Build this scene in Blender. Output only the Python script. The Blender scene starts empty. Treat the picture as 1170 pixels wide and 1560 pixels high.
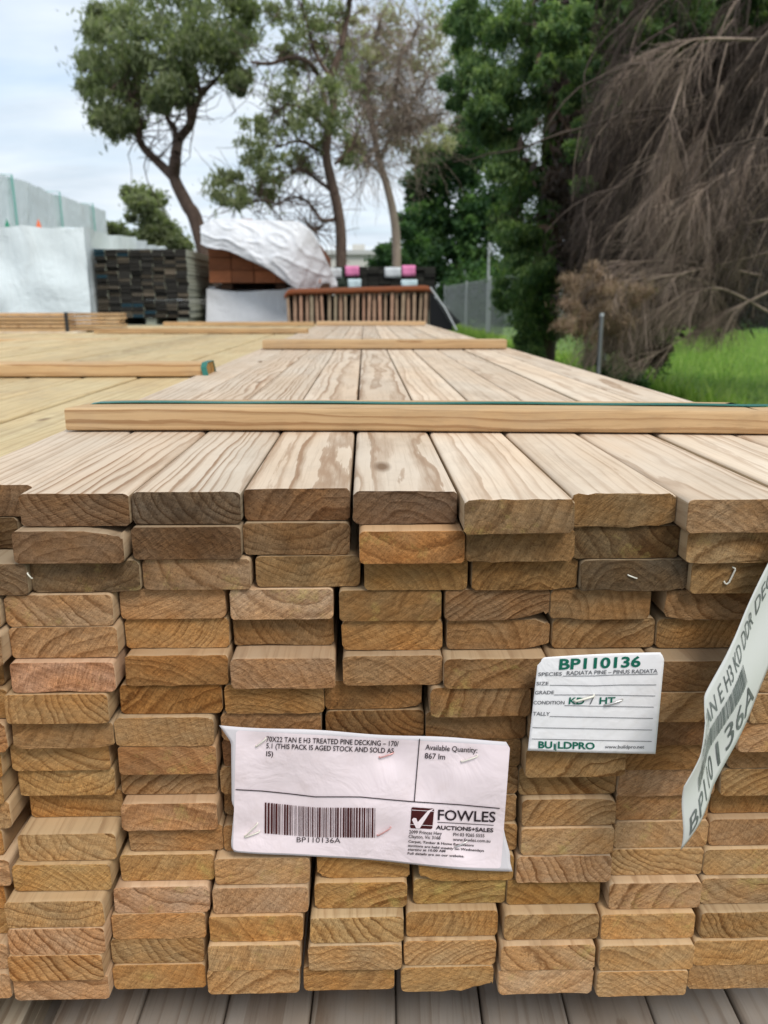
import bpy, bmesh, math, random
import numpy as np
from mathutils import Vector, Matrix, noise

# ---------------------------------------------------------------- camera, world, sun, exposure
SC = bpy.context.scene
COL = SC.collection
F, HORIZON = 1210.0, 458.0                      # focal length and horizon row for a 1170 x 1560 frame
PITCH = math.atan((780 - HORIZON) / F)
YAW = math.atan(30 / F * math.cos(PITCH))
cam_data = bpy.data.cameras.new('camera')
cam = bpy.data.objects.new('camera', cam_data)
COL.objects.link(cam)
cam.location = (0, 0, 0)
cam.rotation_euler = (math.pi / 2 - PITCH, 0, -YAW)
cam_data.sensor_fit = 'VERTICAL'
cam_data.sensor_height = 36.0
cam_data.lens = 36.0 * F / 1560.0
cam_data.clip_start = 0.02
cam_data.clip_end = 1500
cam_data.dof.use_dof = True
cam_data.dof.focus_distance = 0.56
cam_data.dof.aperture_fstop = 11.0
SC.camera = cam
CAMR = Matrix.Rotation(-YAW, 3, 'Z') @ Matrix.Rotation(math.pi / 2 - PITCH, 3, 'X')

world = bpy.data.worlds.new('World')
SC.world = world
world.use_nodes = True
wt = world.node_tree
wt.nodes.clear()
SUN_EL, SUN_AZ = math.radians(52), math.radians(152)   # azimuth clockwise from +Y: behind and right of the camera
def wn(t, **k):
    n = wt.nodes.new(t)
    for a, b in k.items(): setattr(n, a, b)
    return n
sky = wn('ShaderNodeTexSky', sky_type='NISHITA', sun_disc=False, sun_elevation=SUN_EL, sun_rotation=SUN_AZ)
bg_sky = wn('ShaderNodeBackground'); bg_sky.inputs['Strength'].default_value = 0.13
bg_cl = wn('ShaderNodeBackground'); bg_cl.inputs['Strength'].default_value = 0.80
geo = wn('ShaderNodeTexCoord')
sep = wn('ShaderNodeSeparateXYZ')
mxz = wn('ShaderNodeMath', operation='MAXIMUM'); mxz.inputs[1].default_value = 0.0
addz = wn('ShaderNodeMath', operation='ADD'); addz.inputs[1].default_value = 0.22
dv = wn('ShaderNodeVectorMath', operation='DIVIDE')
cmb = wn('ShaderNodeCombineXYZ'); 
mapn = wn('ShaderNodeMapping'); mapn.inputs['Scale'].default_value = (1.0, 1.9, 1.0)
nz = wn('ShaderNodeTexNoise'); nz.inputs['Scale'].default_value = 1.15; nz.inputs['Detail'].default_value = 7; nz.inputs['Roughness'].default_value = 0.52; nz.inputs['Distortion'].default_value = 0.35
rmp = wn('ShaderNodeValToRGB'); rmp.color_ramp.elements[0].position = 0.30; rmp.color_ramp.elements[0].color = (0.68, 0.68, 0.68, 1); rmp.color_ramp.elements[1].position = 0.56; rmp.color_ramp.elements[1].color = (1, 1, 1, 1)
nz2 = wn('ShaderNodeTexNoise'); nz2.inputs['Scale'].default_value = 2.3; nz2.inputs['Detail'].default_value = 6
rmp2 = wn('ShaderNodeValToRGB'); rmp2.color_ramp.elements[0].position = 0.3; rmp2.color_ramp.elements[0].color = (0.50, 0.58, 0.66, 1); rmp2.color_ramp.elements[1].position = 0.65; rmp2.color_ramp.elements[1].color = (0.70, 0.76, 0.82, 1)
mixs = wn('ShaderNodeMixShader'); wo = wn('ShaderNodeOutputWorld')
L = wt.links.new
L(geo.outputs['Generated'], sep.inputs[0]); L(sep.outputs['Z'], mxz.inputs[0]); L(mxz.outputs[0], addz.inputs[0])
L(addz.outputs[0], cmb.inputs[0]); L(addz.outputs[0], cmb.inputs[1]); cmb.inputs[2].default_value = 1
L(geo.outputs['Generated'], dv.inputs[0]); L(cmb.outputs[0], dv.inputs[1]); L(dv.outputs[0], mapn.inputs[0])
L(mapn.outputs[0], nz.inputs['Vector']); L(mapn.outputs[0], nz2.inputs['Vector'])
L(nz.outputs['Fac'], rmp.inputs[0]); L(nz2.outputs['Fac'], rmp2.inputs[0]); L(rmp2.outputs[0], bg_cl.inputs['Color'])
L(sky.outputs[0], bg_sky.inputs['Color'])
L(rmp.outputs[0], mixs.inputs[0]); L(bg_sky.outputs[0], mixs.inputs[1]); L(bg_cl.outputs[0], mixs.inputs[2]); L(mixs.outputs[0], wo.inputs[0])

sun_data = bpy.data.lights.new('sun', 'SUN')
sun_data.energy = 1.5
sun_data.angle = math.radians(20)
sun_data.color = (1.0, 0.96, 0.90)
sun = bpy.data.objects.new('sun', sun_data)
COL.objects.link(sun)
sdir = Vector((math.sin(SUN_AZ) * math.cos(SUN_EL), math.cos(SUN_AZ) * math.cos(SUN_EL), math.sin(SUN_EL)))
sun.rotation_euler = sdir.to_track_quat('Z', 'Y').to_euler()
sun.location = sdir * 30

SC.view_settings.view_transform = 'Standard'
SC.view_settings.look = 'None'
SC.view_settings.gamma = 1.0
SC.view_settings.use_curve_mapping = False
SC.view_settings.exposure = 0.72

# ---------------------------------------------------------------- helpers
def at(px, py, Y):
    """Point of the plane y = Y seen at a pixel of the 1170 x 1560 photograph."""
    d = CAMR @ Vector(((px - 585) / F, -(py - 780) / F, -1.0))
    return d * (Y / d.y)

def lin(r, g, b, k=1.0):
    def c(v):
        v = v / 255.0
        return (v / 12.92 if v <= 0.04045 else ((v + 0.055) / 1.055) ** 2.4) * k
    return (min(c(r), 0.9), min(c(g), 0.9), min(c(b), 0.9), 1.0)

def link(o, parent=None, mat=None):
    COL.objects.link(o)
    if parent is not None: o.parent = parent
    if mat is not None:
        if len(o.data.materials) == 0: o.data.materials.append(mat)
    return o

def tag(o, label=None, cat=None, group=None, kind=None):
    if label: o['label'] = label
    if cat: o['category'] = cat
    if group: o['group'] = group
    if kind: o['kind'] = kind
    return o

def empty(name, loc, label, cat, group=None, rot=(0, 0, 0)):
    o = bpy.data.objects.new(name, None)
    o.empty_display_size = 0.1
    o.location = loc; o.rotation_euler = rot
    COL.objects.link(o)
    return tag(o, label, cat, group)

def mesh_obj(name, verts, faces, mat=None, parent=None, smooth=False):
    me = bpy.data.meshes.new(name)
    me.from_pydata([tuple(v) for v in verts], [], [tuple(f) for f in faces])
    me.update()
    if smooth: me.shade_smooth()
    if mat: me.materials.append(mat)
    return link(bpy.data.objects.new(name, me), parent)

def np_mesh(name, verts, faces, mat=None, parent=None, tint=None, smooth=False):
    """verts (n,3), faces (m,k) all of k corners."""
    verts = np.ascontiguousarray(verts, dtype=np.float32); faces = np.ascontiguousarray(faces, dtype=np.int32)
    me = bpy.data.meshes.new(name)
    m, k = faces.shape
    me.vertices.add(len(verts)); me.vertices.foreach_set('co', verts.ravel())
    me.loops.add(m * k); me.loops.foreach_set('vertex_index', faces.ravel())
    me.polygons.add(m)
    me.polygons.foreach_set('loop_start', np.arange(0, m * k, k, dtype=np.int32))
    me.polygons.foreach_set('loop_total', np.full(m, k, dtype=np.int32))
    if smooth: me.polygons.foreach_set('use_smooth', np.ones(m, dtype=bool))
    me.update(calc_edges=True)
    if tint is not None:
        a = me.attributes.new('tint', 'FLOAT', 'FACE'); a.data.foreach_set('value', np.asarray(tint, dtype=np.float32))
    if mat: me.materials.append(mat)
    return link(bpy.data.objects.new(name, me), parent)

def box_data(x0, x1, y0, y1, z0, z1):
    v = [(x0, y0, z0), (x1, y0, z0), (x1, y1, z0), (x0, y1, z0), (x0, y0, z1), (x1, y0, z1), (x1, y1, z1), (x0, y1, z1)]
    f = [(0, 3, 2, 1), (4, 5, 6, 7), (0, 1, 5, 4), (1, 2, 6, 5), (2, 3, 7, 6), (3, 0, 4, 7)]
    return v, f

def boxes(name, lst, mat, parent=None):
    V, Fc = [], []
    for b in lst:
        v, f = box_data(*b); n = len(V); V += v; Fc += [tuple(i + n for i in q) for q in f]
    return mesh_obj(name, V, Fc, mat, parent)

def tube_np(paths, radii, sides=5):
    """paths: list of (n,3) arrays, radii: list of (n,) arrays -> verts, quads"""
    V, Q = [], []; base = 0
    ang = np.arange(sides) * 2 * np.pi / sides
    ca, sa = np.cos(ang)[None, :, None], np.sin(ang)[None, :, None]
    for P, r in zip(paths, radii):
        P = np.asarray(P, float); n = len(P)
        T = np.gradient(P, axis=0); T /= np.linalg.norm(T, axis=1, keepdims=True) + 1e-9
        up = np.array([0.31, 0.17, 0.93]) if abs(T[0, 2]) < 0.9 else np.array([1.0, 0.1, 0])
        A = np.cross(T, up); A /= np.linalg.norm(A, axis=1, keepdims=True) + 1e-9
        Bv = np.cross(T, A)
        ring = P[:, None, :] + (A[:, None, :] * ca + Bv[:, None, :] * sa) * np.asarray(r)[:, None, None]
        V.append(ring.reshape(-1, 3))
        i = np.arange(n - 1)[:, None] * sides; j = np.arange(sides)[None, :]; j2 = (j + 1) % sides
        Q.append(np.stack([base + i + j, base + i + j2, base + i + sides + j2, base + i + sides + j], -1).reshape(-1, 4))
        base += n * sides
    return np.concatenate(V), np.concatenate(Q)

def smooth_path(pts, n=8):
    """Catmull-Rom through points, n steps per span."""
    P = [np.array(p, float) for p in pts]
    P = [2 * P[0] - P[1]] + P + [2 * P[-1] - P[-2]]
    out = []
    for i in range(1, len(P) - 2):
        for k in range(n):
            t = k / n
            out.append(0.5 * ((2 * P[i]) + (-P[i - 1] + P[i + 1]) * t + (2 * P[i - 1] - 5 * P[i] + 4 * P[i + 1] - P[i + 2]) * t * t + (-P[i - 1] + 3 * P[i] - 3 * P[i + 1] + P[i + 2]) * t ** 3))
    out.append(P[-2])
    return np.array(out)

# ---------------------------------------------------------------- materials
class NT:
    def __init__(self, name):
        self.m = bpy.data.materials.new(name); self.m.use_nodes = True
        self.t = self.m.node_tree; self.t.nodes.clear()
        self.out = self.t.nodes.new('ShaderNodeOutputMaterial'); self.b = self.t.nodes.new('ShaderNodeBsdfPrincipled')
        self.L(self.b.outputs[0], self.out.inputs[0])
    def L(self, a, b): self.t.links.new(a, b)
    def put(self, sock, v):
        if isinstance(v, bpy.types.NodeSocket): self.L(v, sock)
        elif v is not None: sock.default_value = v
    def math(self, op, a, b=None, c=None, clamp=False):
        n = self.t.nodes.new('ShaderNodeMath'); n.operation = op; n.use_clamp = clamp
        self.put(n.inputs[0], a)
        if b is not None: self.put(n.inputs[1], b)
        if c is not None: self.put(n.inputs[2], c)
        return n.outputs[0]
    def vmath(self, op, a, b=None, out=0):
        n = self.t.nodes.new('ShaderNodeVectorMath'); n.operation = op
        self.put(n.inputs[0], a)
        if b is not None: self.put(n.inputs[1], b)
        return n.outputs[out]
    def coord(self, k='Object'): return self.t.nodes.new('ShaderNodeTexCoord').outputs[k]
    def mapping(self, v, scale=(1, 1, 1), loc=(0, 0, 0), rot=(0, 0, 0)):
        n = self.t.nodes.new('ShaderNodeMapping'); self.put(n.inputs[0], v)
        self.put(n.inputs['Location'], loc); self.put(n.inputs['Rotation'], rot); self.put(n.inputs['Scale'], scale)
        return n.outputs[0]
    def noise(self, v, scale, detail=3, rough=0.5, dist=0.0, out='Fac', dim='3D', w=None):
        n = self.t.nodes.new('ShaderNodeTexNoise'); n.noise_dimensions = dim
        if v is not None: self.put(n.inputs['Vector'], v)
        if w is not None: self.put(n.inputs['W'], w)
        n.inputs['Scale'].default_value = scale; n.inputs['Detail'].default_value = detail
        n.inputs['Roughness'].default_value = rough; n.inputs['Distortion'].default_value = dist
        return n.outputs[out]
    def ramp(self, f, stops, interp='LINEAR'):
        n = self.t.nodes.new('ShaderNodeValToRGB'); n.color_ramp.interpolation = interp; self.put(n.inputs[0], f)
        e = n.color_ramp.elements
        while len(e) > 1: e.remove(e[-1])
        for i, (p, c) in enumerate(stops):
            if not hasattr(c, '__len__'): c = (c, c, c, 1)
            q = e[0] if i == 0 else e.new(p)
            q.position = p; q.color = c
        return n.outputs[0]
    def mix(self, f, a, b, mode='MIX'):
        n = self.t.nodes.new('ShaderNodeMix'); n.data_type = 'RGBA'; n.blend_type = mode; n.clamp_factor = True
        self.put(n.inputs[0], f); self.put(n.inputs[6], a); self.put(n.inputs[7], b)
        return n.outputs[2]
    def mrange(self, v, a, b, c, d):
        n = self.t.nodes.new('ShaderNodeMapRange'); self.put(n.inputs[0], v)
        for i, x in enumerate((a, b, c, d)): self.put(n.inputs[i + 1], x)
        return n.outputs[0]
    def sep(self, v):
        n = self.t.nodes.new('ShaderNodeSeparateXYZ'); self.put(n.inputs[0], v); return n.outputs
    def comb(self, x, y, z):
        n = self.t.nodes.new('ShaderNodeCombineXYZ')
        for i, q in enumerate((x, y, z)): self.put(n.inputs[i], q)
        return n.outputs[0]
    def info(self, k): return self.t.nodes.new('ShaderNodeObjectInfo').outputs[k]
    def attr(self, name):
        n = self.t.nodes.new('ShaderNodeAttribute'); n.attribute_name = name; return n.outputs['Fac']
    def bump(self, h, strength=0.3, dist=0.001, normal=None):
        n = self.t.nodes.new('ShaderNodeBump'); self.put(n.inputs['Height'], h); n.inputs['Strength'].default_value = strength; n.inputs['Distance'].default_value = dist
        if normal is not None: self.put(n.inputs['Normal'], normal)
        return n.outputs[0]
    def fin(self, color=None, rough=0.7, normal=None, spec=0.3, **k):
        if color is not None: self.put(self.b.inputs['Base Color'], color)
        self.put(self.b.inputs['Roughness'], rough)
        if normal is not None: self.put(self.b.inputs['Normal'], normal)
        self.put(self.b.inputs['Specular IOR Level'], spec)
        for a, b in k.items(): self.put(self.b.inputs[a.replace('_', ' ')], b)
        return self.m

def rings(n, P, R, period_lo=0.0045, period_hi=0.0125, ylen=1.0):
    """Solid growth rings round a pith whose place differs from board to board."""
    r1 = n.math('FRACT', n.math('MULTIPLY', R, 37.17)); r2 = n.math('FRACT', n.math('MULTIPLY', R, 91.73))
    r3 = n.math('FRACT', n.math('MULTIPLY', R, 53.91)); r4 = n.math('FRACT', n.math('MULTIPLY', R, 17.37))
    cx = n.math('MULTIPLY', n.math('SUBTRACT', r1, 0.5), 0.15)
    sgn = n.math('SUBTRACT', n.math('MULTIPLY', n.math('GREATER_THAN', r4, 0.45), 2.0), 1.0)
    cz = n.math('MULTIPLY', sgn, n.math('MULTIPLY_ADD', r2, 0.055, 0.016))
    s = n.sep(P)
    seedv = n.comb(n.math('MULTIPLY', R, 50.0), n.math('MULTIPLY', r2, 9.0), n.math('MULTIPLY', r3, 21.0))
    q = n.vmath('ADD', n.vmath('MULTIPLY', P, (14.0, 4.2 * ylen, 14.0)), seedv)
    w1 = n.noise(q, 1.0, 3, 0.55, 0.2, out='Color')
    w1 = n.vmath('SUBTRACT', w1, (0.5, 0.5, 0.5))
    w1 = n.vmath('MULTIPLY', w1, (0.030, 0.0, 0.030))
    ws = n.sep(w1)
    dx = n.math('ADD', n.math('SUBTRACT', s[0], cx), ws[0])
    dz = n.math('ADD', n.math('SUBTRACT', s[2], cz), ws[2])
    rad = n.math('SQRT', n.math('ADD', n.math('MULTIPLY', dx, dx), n.math('MULTIPLY', dz, dz)))
    per = n.math('MULTIPLY_ADD', r3, period_hi - period_lo, period_lo)
    fine = n.math('MULTIPLY', n.math('SUBTRACT', n.noise(n.vmath('MULTIPLY', P, (1, 0.08, 1)), 230, 4, 0.65), 0.5), 0.42)
    irr = n.math('MULTIPLY', n.noise(None, 60.0, 2, dim='1D', w=n.math('ADD', rad, n.math('MULTIPLY', R, 7.0))), 1.6)
    u = n.math('ADD', n.math('ADD', n.math('DIVIDE', rad, per), fine), irr)
    fr = n.math('FRACT', u)
    late = n.ramp(fr, [(0.0, 0.0), (0.35, 0.14), (0.62, 0.50), (0.82, 1.0), (0.90, 0.80), (0.97, 0.0)], 'EASE')
    wr = n.t.nodes.new('ShaderNodeTexWhiteNoise'); wr.noise_dimensions = '1D'; n.L(n.math('ADD', n.math('FLOOR', u), n.math('MULTIPLY', R, 99.0)), wr.inputs['W'])
    late = n.math('MULTIPLY', late, n.math('MULTIPLY', n.math('MULTIPLY_ADD', wr.outputs[0], 0.6, 0.6), n.mrange(n.noise(q, 1.7, 2), 0.3, 0.65, 0.6, 1.1)))
    return late, dx, dz, rad, r1, r2, r3, seedv

def mat_end(name='pine_end_grain'):
    n = NT(name)
    P = n.coord(); R = n.info('Random'); C = n.mix(1.0, n.mix(0.14, n.info('Color'), (0.46, 0.39, 0.29, 1)), (1, 1, 1, 1), 'MULTIPLY')
    late, dx, dz, rad, r1, r2, r3, seedv = rings(n, P, R)
    Ps = n.vmath('ADD', P, seedv)
    tone = n.noise(n.vmath('MULTIPLY', Ps, (1, 1, 1.6)), 32, 4, 0.55)
    contrast = n.math('MULTIPLY_ADD', r1, 0.55, 0.34)
    age = n.info('Alpha')
    warm = n.mix(n.mrange(tone, 0.35, 0.68, 0, 0.75), C, n.mix(1.0, C, (1.10, 0.87, 0.60, 1), 'MULTIPLY'))
    lines = n.mix(n.math('MULTIPLY', late, contrast), warm, n.mix(1.0, warm, (0.40, 0.30, 0.21, 1), 'MULTIPLY'))
    # pale bands and grime patches
    blot = n.noise(Ps, 22, 5, 0.62)
    grime = n.math('MULTIPLY', n.ramp(blot, [(0.50, 0.0), (0.72, 1.0)]), n.math('MULTIPLY_ADD', age, 0.75, n.math('MULTIPLY', r2, 0.35)))
    c = n.mix(grime, lines, n.mix(1.0, lines, (0.36, 0.33, 0.31, 1), 'MULTIPLY'))
    fine2 = n.noise(Ps, 260, 5, 0.75)
    c = n.mix(n.mrange(fine2, 0.35, 0.62, 0.42, 0.0), c, n.mix(1.0, c, (0.52, 0.46, 0.40, 1), 'MULTIPLY'))
    gl = n.math('MULTIPLY', n.ramp(n.noise(Ps, 47, 5, 0.7), [(0.56, 0.0), (0.70, 1.0)]), n.math('MULTIPLY', n.math('GREATER_THAN', r3, 0.62), 0.35))
    c = n.mix(gl, c, (0.50, 0.42, 0.13, 1))
    # pores and saw fuzz: dark pits and light fibres
    pores = n.noise(n.vmath('MULTIPLY', Ps, (1.0, 1.0, 1.4)), 900, 3, 0.7)
    c = n.mix(n.math('MULTIPLY', n.ramp(pores, [(0.32, 1.0), (0.44, 0.0)]), 0.75), c, n.mix(1.0, c, (0.35, 0.28, 0.2, 1), 'MULTIPLY'))
    c = n.mix(n.math('MULTIPLY', n.ramp(pores, [(0.58, 0.0), (0.70, 1.0)]), 0.55), c, n.mix(1.0, c, (1.7, 1.6, 1.4, 1), 'MULTIPLY'))
    # radial checks: hair cracks towards the pith
    ang = n.math('ARCTAN2', dx, dz)
    k = n.math('ADD', n.math('MULTIPLY', ang, 13.0), n.math('MULTIPLY', n.noise(Ps, 130, 2), 0.35))
    cr = n.math('ABSOLUTE', n.math('SUBTRACT', n.math('FRACT', k), 0.5))
    width = n.math('DIVIDE', 0.00013, n.math('MULTIPLY', rad, 0.45))
    crm = n.math('MULTIPLY', n.math('LESS_THAN', cr, width), n.math('GREATER_THAN', n.noise(Ps, 75, 2), n.math('MULTIPLY_ADD', r2, -0.22, 0.64)))
    c = n.mix(n.math('MULTIPLY', crm, 0.7), c, (0.035, 0.022, 0.013, 1))
    # saw fuzz: fine slanting fibres, their slant differing by board
    sp_ = n.sep(P); an = n.math('MULTIPLY_ADD', n.math('FRACT', n.math('MULTIPLY', R, 71.3)), 1.0, 0.25)
    ca_, sa_ = n.math('COSINE', an), n.math('SINE', an)
    xr_ = n.math('ADD', n.math('MULTIPLY', sp_[0], ca_), n.math('MULTIPLY', sp_[2], sa_)); zr_ = n.math('SUBTRACT', n.math('MULTIPLY', sp_[2], ca_), n.math('MULTIPLY', sp_[0], sa_))
    fz = n.noise(n.comb(n.math('MULTIPLY', xr_, 90.0), n.math('MULTIPLY', R, 40.0), n.math('MULTIPLY', zr_, 1000.0)), 1.0, 4, 0.65, 0.3)
    fzm = n.math('MULTIPLY', n.mrange(n.noise(Ps, 28, 2), 0.35, 0.6, 0.35, 1.0), 0.55)
    c = n.mix(n.math('MULTIPLY', n.ramp(fz, [(0.36, 1.0), (0.50, 0.0)]), fzm), c, n.mix(1.0, c, (0.52, 0.44, 0.35, 1), 'MULTIPLY'))
    c = n.mix(n.math('MULTIPLY', n.ramp(fz, [(0.52, 0.0), (0.66, 1.0)]), fzm), c, n.mix(1.0, c, (1.5, 1.45, 1.35, 1), 'MULTIPLY'))
    # circular saw scoring, slanting by board
    sa = n.math('ADD', n.math('MULTIPLY', n.sep(P)[0], n.math('MULTIPLY_ADD', r2, 900.0, 200.0)), n.math('MULTIPLY', n.sep(P)[2], 1400.0))
    saw = n.math('SINE', n.math('ADD', sa, n.math('MULTIPLY', tone, 9.0)))
    c = n.mix(n.mrange(saw, -1, 1, 0.0, 0.13), c, n.mix(1.0, c, (0.55, 0.5, 0.42, 1), 'MULTIPLY'))
    h = n.math('ADD', n.math('MULTIPLY', saw, 0.10), n.math('ADD', n.math('MULTIPLY', pores, 0.8), n.math('MULTIPLY', late, 0.35)))
    h = n.math('ADD', n.math('SUBTRACT', h, crm), n.math('ADD', n.math('MULTIPLY', fine2, 1.0), n.math('MULTIPLY', fz, 1.2)))
    return n.fin(c, 0.85, n.bump(h, 0.8, 0.0009), spec=0.12)

def mat_long(name, bleach, amount, dirt=0.35, contrast=0.55, tint=None, ylen=1.0, per=(0.005, 0.014)):
    """Long faces of a board. bleach: weathered colour mixed over the board's own by amount."""
    n = NT(name)
    P = n.coord(); R = n.info('Random'); C = n.info('Color') if tint is None else tint
    late, dx, dz, rad, r1, r2, r3, seedv = rings(n, P, R, per[0], per[1], ylen)
    Ps = n.vmath('ADD', P, seedv)
    base = n.mix(amount, C, bleach)
    var = n.noise(n.vmath('MULTIPLY', Ps, (1, 0.25, 1)), 12, 4, 0.6)
    base = n.mix(n.mrange(var, 0.35, 0.65, 0.0, 0.45), base, n.mix(1.0, base, (1.0, 0.84, 0.68, 1), 'MULTIPLY'))
    bd = n.math('MULTIPLY_ADD', n.math('SUBTRACT', r3, 0.5), 0.22, 1.0)
    base = n.mix(1.0, base, n.comb(bd, bd, bd), 'MULTIPLY')
    edge = n.ramp(late, [(0.22, 0.0), (0.6, 0.55), (1.0, 1.0)])
    c = n.mix(n.math('MULTIPLY', edge, n.math('MULTIPLY', n.math('MULTIPLY_ADD', r1, 0.8, 0.45), contrast, None, True)), base, n.mix(1.0, base, (0.50, 0.38, 0.29, 1), 'MULTIPLY'))
    wh = n.ramp(n.noise(n.vmath('MULTIPLY', Ps, (1, 0.3, 1)), 14, 4, 0.6), [(0.42, 0.0), (0.62, 1.0)])
    c = n.mix(n.math('MULTIPLY', wh, 0.35), c, n.mix(1.0, c, (1.30, 1.34, 1.40, 1), 'MULTIPLY'))
    streak = n.noise(n.vmath('MULTIPLY', Ps, (1, 0.02, 1)), 420, 3, 0.6)
    c = n.mix(n.math('MULTIPLY', n.ramp(streak, [(0.34, 1.0), (0.47, 0.0)]), 0.22), c, n.mix(1.0, c, (0.5, 0.42, 0.34, 1), 'MULTIPLY'))
    dn = n.noise(n.vmath('MULTIPLY', Ps, (1, 0.6, 1)), 18, 6, 0.68)
    c = n.mix(n.math('MULTIPLY', n.ramp(dn, [(0.52, 0.0), (0.75, 1.0)]), dirt), c, (0.30, 0.22, 0.15, 1))
    # a knot now and then
    v = n.t.nodes.new('ShaderNodeTexVoronoi'); v.inputs['Scale'].default_value = 1.0
    kv = n.vmath('MULTIPLY', Ps, (9.0, 3.0, 6.0)); n.L(kv, v.inputs['Vector'])
    c = n.mix(n.ramp(v.outputs['Distance'], [(0.035, 0.9), (0.075, 0.0)]), c, (0.16, 0.09, 0.045, 1))
    h = n.math('ADD', n.math('MULTIPLY', late, 0.5), n.math('MULTIPLY', streak, 0.7))
    return n.fin(c, 0.75, n.bump(h, 0.35, 0.0006), spec=0.2)

def mat_plain(name, col, rough=0.7, spec=0.3, nscale=0, namp=0.3, dark=(0.5, 0.5, 0.5, 1), bump=0.0, **k):
    n = NT(name)
    if not nscale: return n.fin(col, rough, spec=spec, **k)
    q = n.noise(n.coord(), nscale, 6, 0.62)
    c = n.mix(n.math('MULTIPLY', n.ramp(q, [(0.4, 0.0), (0.65, 1.0)]), namp), col, n.mix(1.0, col, dark, 'MULTIPLY'))
    return n.fin(c, rough, n.bump(q, bump, 0.02) if bump else None, spec=spec, **k)

def mat_leaf(name, a, b, c, rough=0.6, trans=0.25):
    n = NT(name)
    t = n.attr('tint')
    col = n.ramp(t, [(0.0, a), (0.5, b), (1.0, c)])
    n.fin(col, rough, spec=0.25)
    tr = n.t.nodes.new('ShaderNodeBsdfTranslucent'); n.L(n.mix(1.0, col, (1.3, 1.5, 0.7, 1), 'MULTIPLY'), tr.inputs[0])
    mx = n.t.nodes.new('ShaderNodeMixShader'); mx.inputs[0].default_value = trans
    n.L(n.b.outputs[0], mx.inputs[1]); n.L(tr.outputs[0], mx.inputs[2]); n.L(mx.outputs[0], n.out.inputs[0])
    return n.m

M = {}
M['end'] = mat_end()
M['top'] = mat_long('weathered_pine_face', (0.65, 0.54, 0.42, 1), 0.90, 0.30, 0.92, ylen=0.55)
M['side'] = mat_long('pine_face', (0.46, 0.37, 0.25, 1), 0.55, 0.30, 0.40)
M['stick'] = mat_long('pale_pine_face', (0.50, 0.35, 0.20, 1), 0.85, 0.35, 0.85, ylen=0.5)
M['yellow'] = mat_long('yellow_treated_pine_face', (0.60, 0.50, 0.32, 1), 0.68, 0.45, 0.6)
M['grey'] = mat_long('grey_weathered_pine_face', (0.27, 0.24, 0.21, 1), 0.95, 0.6, 0.7, ylen=0.4)
M['paper'] = mat_plain('pink_paper', (0.85, 0.75, 0.765, 1), 0.45, 0.4, 9, 0.35, (1.04, 0.93, 0.93, 1))
M['backing'] = mat_plain('backing_paper', (0.66, 0.62, 0.64, 1), 0.6, 0.3)
M['card'] = mat_plain('white_card', (0.86, 0.84, 0.845, 1), 0.5, 0.35, 40, 0.15, (0.95, 0.94, 0.93, 1))
def mat_sheet(name, col):
    n = NT(name); P = n.coord()
    q = n.noise(P, 26, 4, 0.55, 0.6); s = n.noise(P, 60, 5, 0.7)
    c = n.mix(n.math('MULTIPLY', n.ramp(s, [(0.52, 0.0), (0.72, 1.0)]), 0.16), col, n.mix(1.0, col, (0.72, 0.62, 0.52, 1), 'MULTIPLY'))
    return n.fin(c, 0.42, n.bump(q, 0.45, 0.006), spec=0.4)
M['paper'] = mat_sheet('pink_sticker_paper', (0.85, 0.725, 0.75, 1))
M['card'] = mat_sheet('white_tag_card', (0.86, 0.84, 0.845, 1))
M['ink'] = mat_plain('black_ink', (0.030, 0.018, 0.022, 1), 0.6, 0.2)
M['maroon'] = mat_plain('maroon_ink', (0.060, 0.010, 0.010, 1), 0.6, 0.2)
M['green_ink'] = mat_plain('green_ink', (0.008, 0.13, 0.085, 1), 0.6, 0.2)
M['rule'] = mat_plain('grey_ink', (0.16, 0.16, 0.17, 1), 0.6, 0.2)
M['staple'] = mat_plain('staple_wire', (0.62, 0.60, 0.58, 1), 0.35, 0.5, Metallic=0.8)
M['staple_pink'] = mat_plain('red_tinted_staple_wire', (0.70, 0.36, 0.34, 1), 0.35, 0.5, Metallic=0.5)
M['staple_white'] = mat_plain('pale_staple_wire', (0.75, 0.72, 0.62, 1), 0.5, 0.4, Metallic=0.2)
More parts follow.
